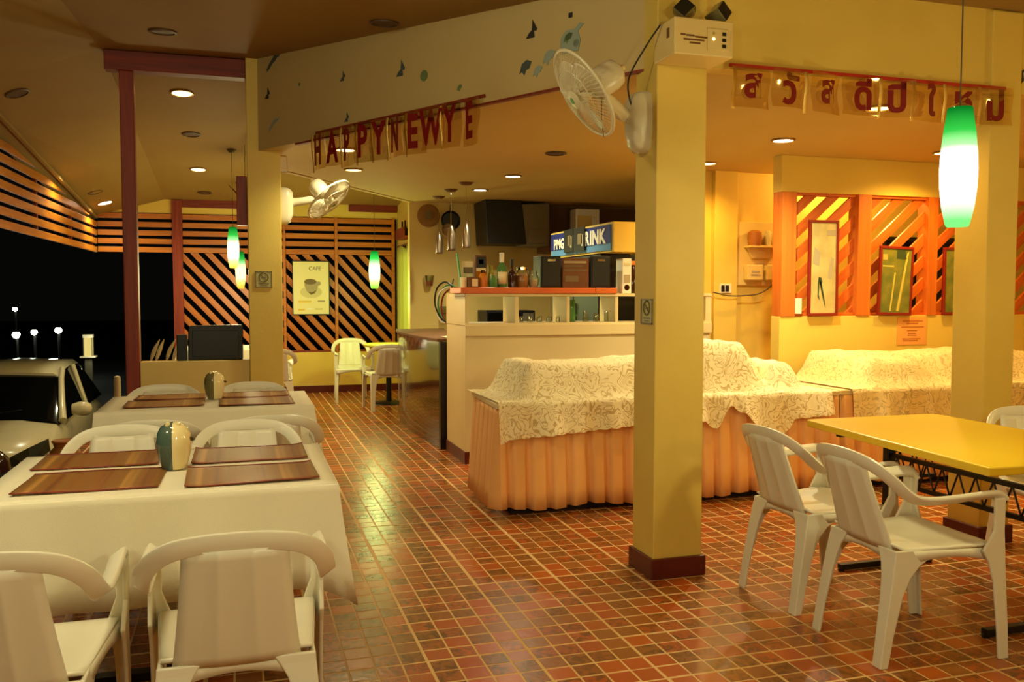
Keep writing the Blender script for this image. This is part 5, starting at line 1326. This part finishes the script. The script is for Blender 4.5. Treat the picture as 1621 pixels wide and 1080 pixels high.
# low wall: black set seen from behind, small black box
tv = thing('black_monitor', 'black box-shaped set seen from behind on the low cream wall', 'monitor', (-0.185, 7.21, 0.881))
MB().prism([(-.205, 0), (.20, 0), (.205, .262), (.19, .272), (-.185, .268), (-.20, .255)], (0, -.03, 0), (1, 0, 0), (0, 0, 1), (0, .075, 0)).build('case', 'blackplastic', tv, bevel=.008)
MB().box(-.17, .17, -.036, -.03, .03, .23).build('back_panel', 'black', tv, bevel=.003)
MB().tube(spline([(.205, -.02, .21), (.165, -.05, .15), (.15, -.05, .05), (.155, -.045, .004)], 6), .004, 6).build('cable', 'wire', tv, True)
sp2 = thing('black_speaker', 'small black box left of the black set on the low wall', 'speaker', (-0.43, 7.215, 0.881))
MB().box(-.04, .035, -.04, .04, 0, .20).build('case', 'blackplastic', sp2, bevel=.005); MB().box(-.03, .025, -.044, -.04, .02, .18).build('grille', 'black', sp2)
gp = thing('plume_plant', 'pale feathery plumes in a pot behind the low wall', 'plant', (-0.62, 7.75, 0.0))
MB().lathe([(.001, 0), (.10, 0), (.14, .35), (.13, .35), (.10, .30), (.001, .30)], 16).build('pot', 'clay', gp, True)
for k, (dx, a) in enumerate(((-.09, .35), (-.05, .30), (.03, .38), (.08, .30), (.11, .34))):
    MB().tube(spline([(dx * .4, 0, .3), (dx * .8, 0, .7), (dx, 0, .85)], 4), .004, 5).build('stem', 'stem', gp)
    pts = spline([(dx, 0, .84), (dx + .03, 0, .93), (dx + .03 + a * .12, 0, 1.02)], 5)
    MB().tube(pts, [.003 + .014 * sin(pi * (i / (len(pts) - 1)) ** .8) for i in range(len(pts))], 7).build('plume', 'plume', gp, True)

# far round table in the passage
ft = thing('round_table', 'small round yellow table on a black disc foot at the end of the passage', 'table', (1.80, 11.15, 0))
MB().lathe([(.001, .73), (.30, .73), (.315, .74), (.315, .755), (.30, .765), (.001, .765)], 28).build('tabletop', 'cushion', ft, True)
MB().tube([(0, 0, .03), (0, 0, .73)], .035, 12).build('pedestal', 'black', ft, True)
MB().lathe([(.001, .04), (.10, .035), (.225, .015), (.235, 0), (.001, 0)], 24).build('foot_disc', 'black', ft, True)

# ================================================================ OUTSIDE
def car():
    t = thing('white_car', 'white car parked outside in the dark beyond the veranda', 'car', (-2.75, 9.75, -1.05))
    # side profile (y back, z): build body by sections across width
    prof_low = [(0.0, .45), (.05, .72), (.25, .84), (1.20, 1.00), (1.25, 1.01)]
    W2 = .86
    def sect(y):
        # returns half width at sill/waist, hood/waist height
        return W2 * (1 - .22 * max(0, (.6 - y) / .6) ** 2)
    mb = MB(); rs = []
    ysx = [0, .04, .15, .35, .7, 1.1, 1.6, 2.4, 3.2, 3.9, 4.15]
    top = [.62, .78, .86, .91, .97, 1.02, 1.04, 1.05, 1.06, 1.05, .95]
    for y, zt in zip(ysx, top):
        w = sect(y) * (1 if y < 3.9 else .95); z0 = .30
        rs.append([Vector(p) for p in ((-w * .96, y, z0), (-w, y, .55), (-w * .99, y, zt - .14), (-w * .90, y, zt - .02), (-w * .5, y, zt + .035), (0, y, zt + .05), (w * .5, y, zt + .035), (w * .90, y, zt - .02), (w * .99, y, zt - .14), (w, y, .55), (w * .96, y, z0))])
    mb.rings(rs); mb.build('body', 'carwhite', t, True)
    # greenhouse
    gh = MB(); rs = []
    for y, zt, w in ((1.05, 1.03, .80), (1.35, 1.22, .765), (1.75, 1.43, .70), (2.0, 1.52, .66), (2.6, 1.56, .65), (3.3, 1.54, .64), (3.8, 1.42, .63), (4.05, 1.1, .72)):
        rs.append([Vector(p) for p in ((-.82, y, 1.0), (-w, y, zt - .03), (-w * .9, y, zt), (0, y, zt + .03), (w * .9, y, zt), (w, y, zt - .03), (.82, y, 1.0))])
    gh.rings(rs); gh.build('cabin_glass', 'carglass', t, True)
    rf = MB(); rs = []
    for y, zt, w in ((1.86, 1.487, .675), (2.05, 1.545, .662), (2.6, 1.575, .655), (3.3, 1.555, .645), (3.75, 1.46, .64)):
        rs.append([Vector(p) for p in ((-w, y, zt - .04), (-w * .9, y, zt + .012), (0, y, zt + .045), (w * .9, y, zt + .012), (w, y, zt - .04), (0, y, zt - .02))])
    rf.rings(rs); rf.build('roof', 'carwhite', t, True)
    for s in (-1, 1):
        MB().tube([(s * .83, 1.08, 1.03), (s * .775, 1.36, 1.225), (s * .705, 1.76, 1.435), (s * .668, 2.05, 1.535)], [.045, .038, .034, .034], 8).build('windscreen_pillar', 'carwhite', t, True)
        MB().tube([(s * .80, 2.75, 1.04), (s * .665, 2.72, 1.54)], .035, 8).build('door_pillar', 'carwhite', t, True)
        mi = MB().lathe([(.001, -.11), (.06, -.10), (.085, -.02), (.085, .05), (.05, .10), (.001, .11)], 14, Matrix.Translation((s * .98, 1.38, 1.12)) @ Matrix.Rotation(R(90), 4, 'Y')).build('wing_mirror', 'carwhite', t, True)
        MB().bar((s * .82, 1.40, 1.07), (s * .93, 1.38, 1.10), .04, .03).build('mirror_stalk', 'black', t)
        hl = MB(); hl.add([Vector(p) for p in ((s * .48, -.02 + .05, .72), (s * .70, .10, .70), (s * .835, .36, .80), (s * .79, .52, .905), (s * .66, .22, .86), (s * .53, .08, .80))], [(0, 1, 2, 3, 4, 5)])
        h = hl.build('headlamp', 'headlamp', t, solid=.03); h.location = (0, -.035, .01)
        for y in (.75, 3.4):
            wv = MB().lathe([(.001, .0), (.20, .0), (.29, .03), (.31, .08), (.31, .18), (.29, .21)], 24, Matrix.Translation((s * .66, y, .31)) @ Matrix.Rotation(R(90) * s, 4, 'Y')).build('wheel', 'tyre', t, True)
    MB().box(-.5, .5, -.012, .02, .50, .66).build('grille', 'black', t, bevel=.01)
    MB().box(-.26, .26, -.03, -.012, .42, .50).build('number_plate', 'white', t)
    MB().tube([(-.55, 1.17, 1.13), (-.1, 1.13, 1.10), (.4, 1.2, 1.15)], .008, 6).build('wiper', 'black', t)
    return t
car()
for n, (x, y, z, rr, lab) in enumerate(((-7.05, 32.3, .91, 0.074, 'highest street light glow in the dark distance'), (-6.1, 28.0, .245, 0.105, 'leftmost of three street lights in a row in the dark'), (-5.62, 27.9, .317, 0.087, 'middle of three street lights in a row in the dark'), (-4.96, 27.7, .371, 0.093, 'rightmost of three street lights in a row in the dark'))):
    t = thing('street_light', lab, 'street light', (x, y, -1.05), 0, 'street lights in the distance')
    MB().tube([(0, .1, 0), (0, .1, z + 1.05 + .1)], .04, 8).build('pole', 'black', t)
    MB().lathe([(.001, -rr), (rr * .7, -rr * .7), (rr, 0), (rr * .7, rr * .7), (.001, rr)], 14, Matrix.Translation((0, 0, z + 1.05))).build('lamp', 'street', t, True)
    MB().lathe([(rr * 1.1, rr * .75), (rr * .5, rr * 1.15), (.001, rr * 1.2)], 12, Matrix.Translation((0, 0, z + 1.05))).build('hood', 'black', t, True)
bo = thing('bollard_lamp', 'lit bollard lamp standing on the dark ground outside', 'bollard lamp', (-3.45, 22.8, -1.05))
MB().box(-.08, .08, -.08, .08, 0, .95).build('post', 'grey', bo, bevel=.01)
MB().box(-.17, .17, -.17, .17, .95, .985).build('collar', 'white', bo, bevel=.005)
MB().box(-.085, .085, -.085, .085, .985, 1.42).build('lantern', 'bollard_glow', bo, bevel=.01)
MB().box(-.11, .11, -.11, .11, 1.42, 1.50).build('cap', 'white', bo, bevel=.01)
for sx_ in (-1, 1):
    for sy_ in (-1, 1): MB().box(sx_ * .09 - .010, sx_ * .09 + .010, sy_ * .09 - .010, sy_ * .09 + .010, .985, 1.42).build('corner_bar', 'grey', bo)
pointlight('bollard_bulb', (-3.1, 22.3, 0.2), 18, (1.0, .95, .6), .15)
wp = thing('white_post', 'short white post outside, just left of the wooden post', 'post', (-1.24, 9.95, -0.006))
MB().lathe([(.001, 0), (.034, 0), (.034, .50), (.03, .54), (.001, .55)], 14).build('shaft', 'inkgrey', wp, True); MB().lathe([(.05, 0), (.05, .03), (.034, .04)], 14).build('collar', 'white', wp, True)
cp = thing('clay_jar', 'orange brown clay jar on the veranda floor behind the front table chairs', 'jar', (-1.24, 7.05, -0.0009))
MB().lathe([(.001, 0), (.07, 0), (.115, .08), (.12, .17), (.10, .25), (.07, .28), (.08, .31)], 22).build('body', 'clay', cp, True); MB().lathe([(.08, .31), (.09, .32), (.08, .33), (.065, .32)], 22).build('rim', 'clay', cp, True)
bn = thing('dark_bin', 'dark rounded bin in front of the white car at the left edge', 'bin', (-1.34, 5.0, -0.006))
MB().lathe([(.001, 0), (.16, 0), (.19, .30), (.21, .48), (.20, .55), (.14, .62), (.001, .65)], 22).build('body', 'darkbottle', bn, True); MB().lathe([(.215, .46), (.22, .48), (.215, .50)], 22).build('rim', 'blackplastic', bn, True)
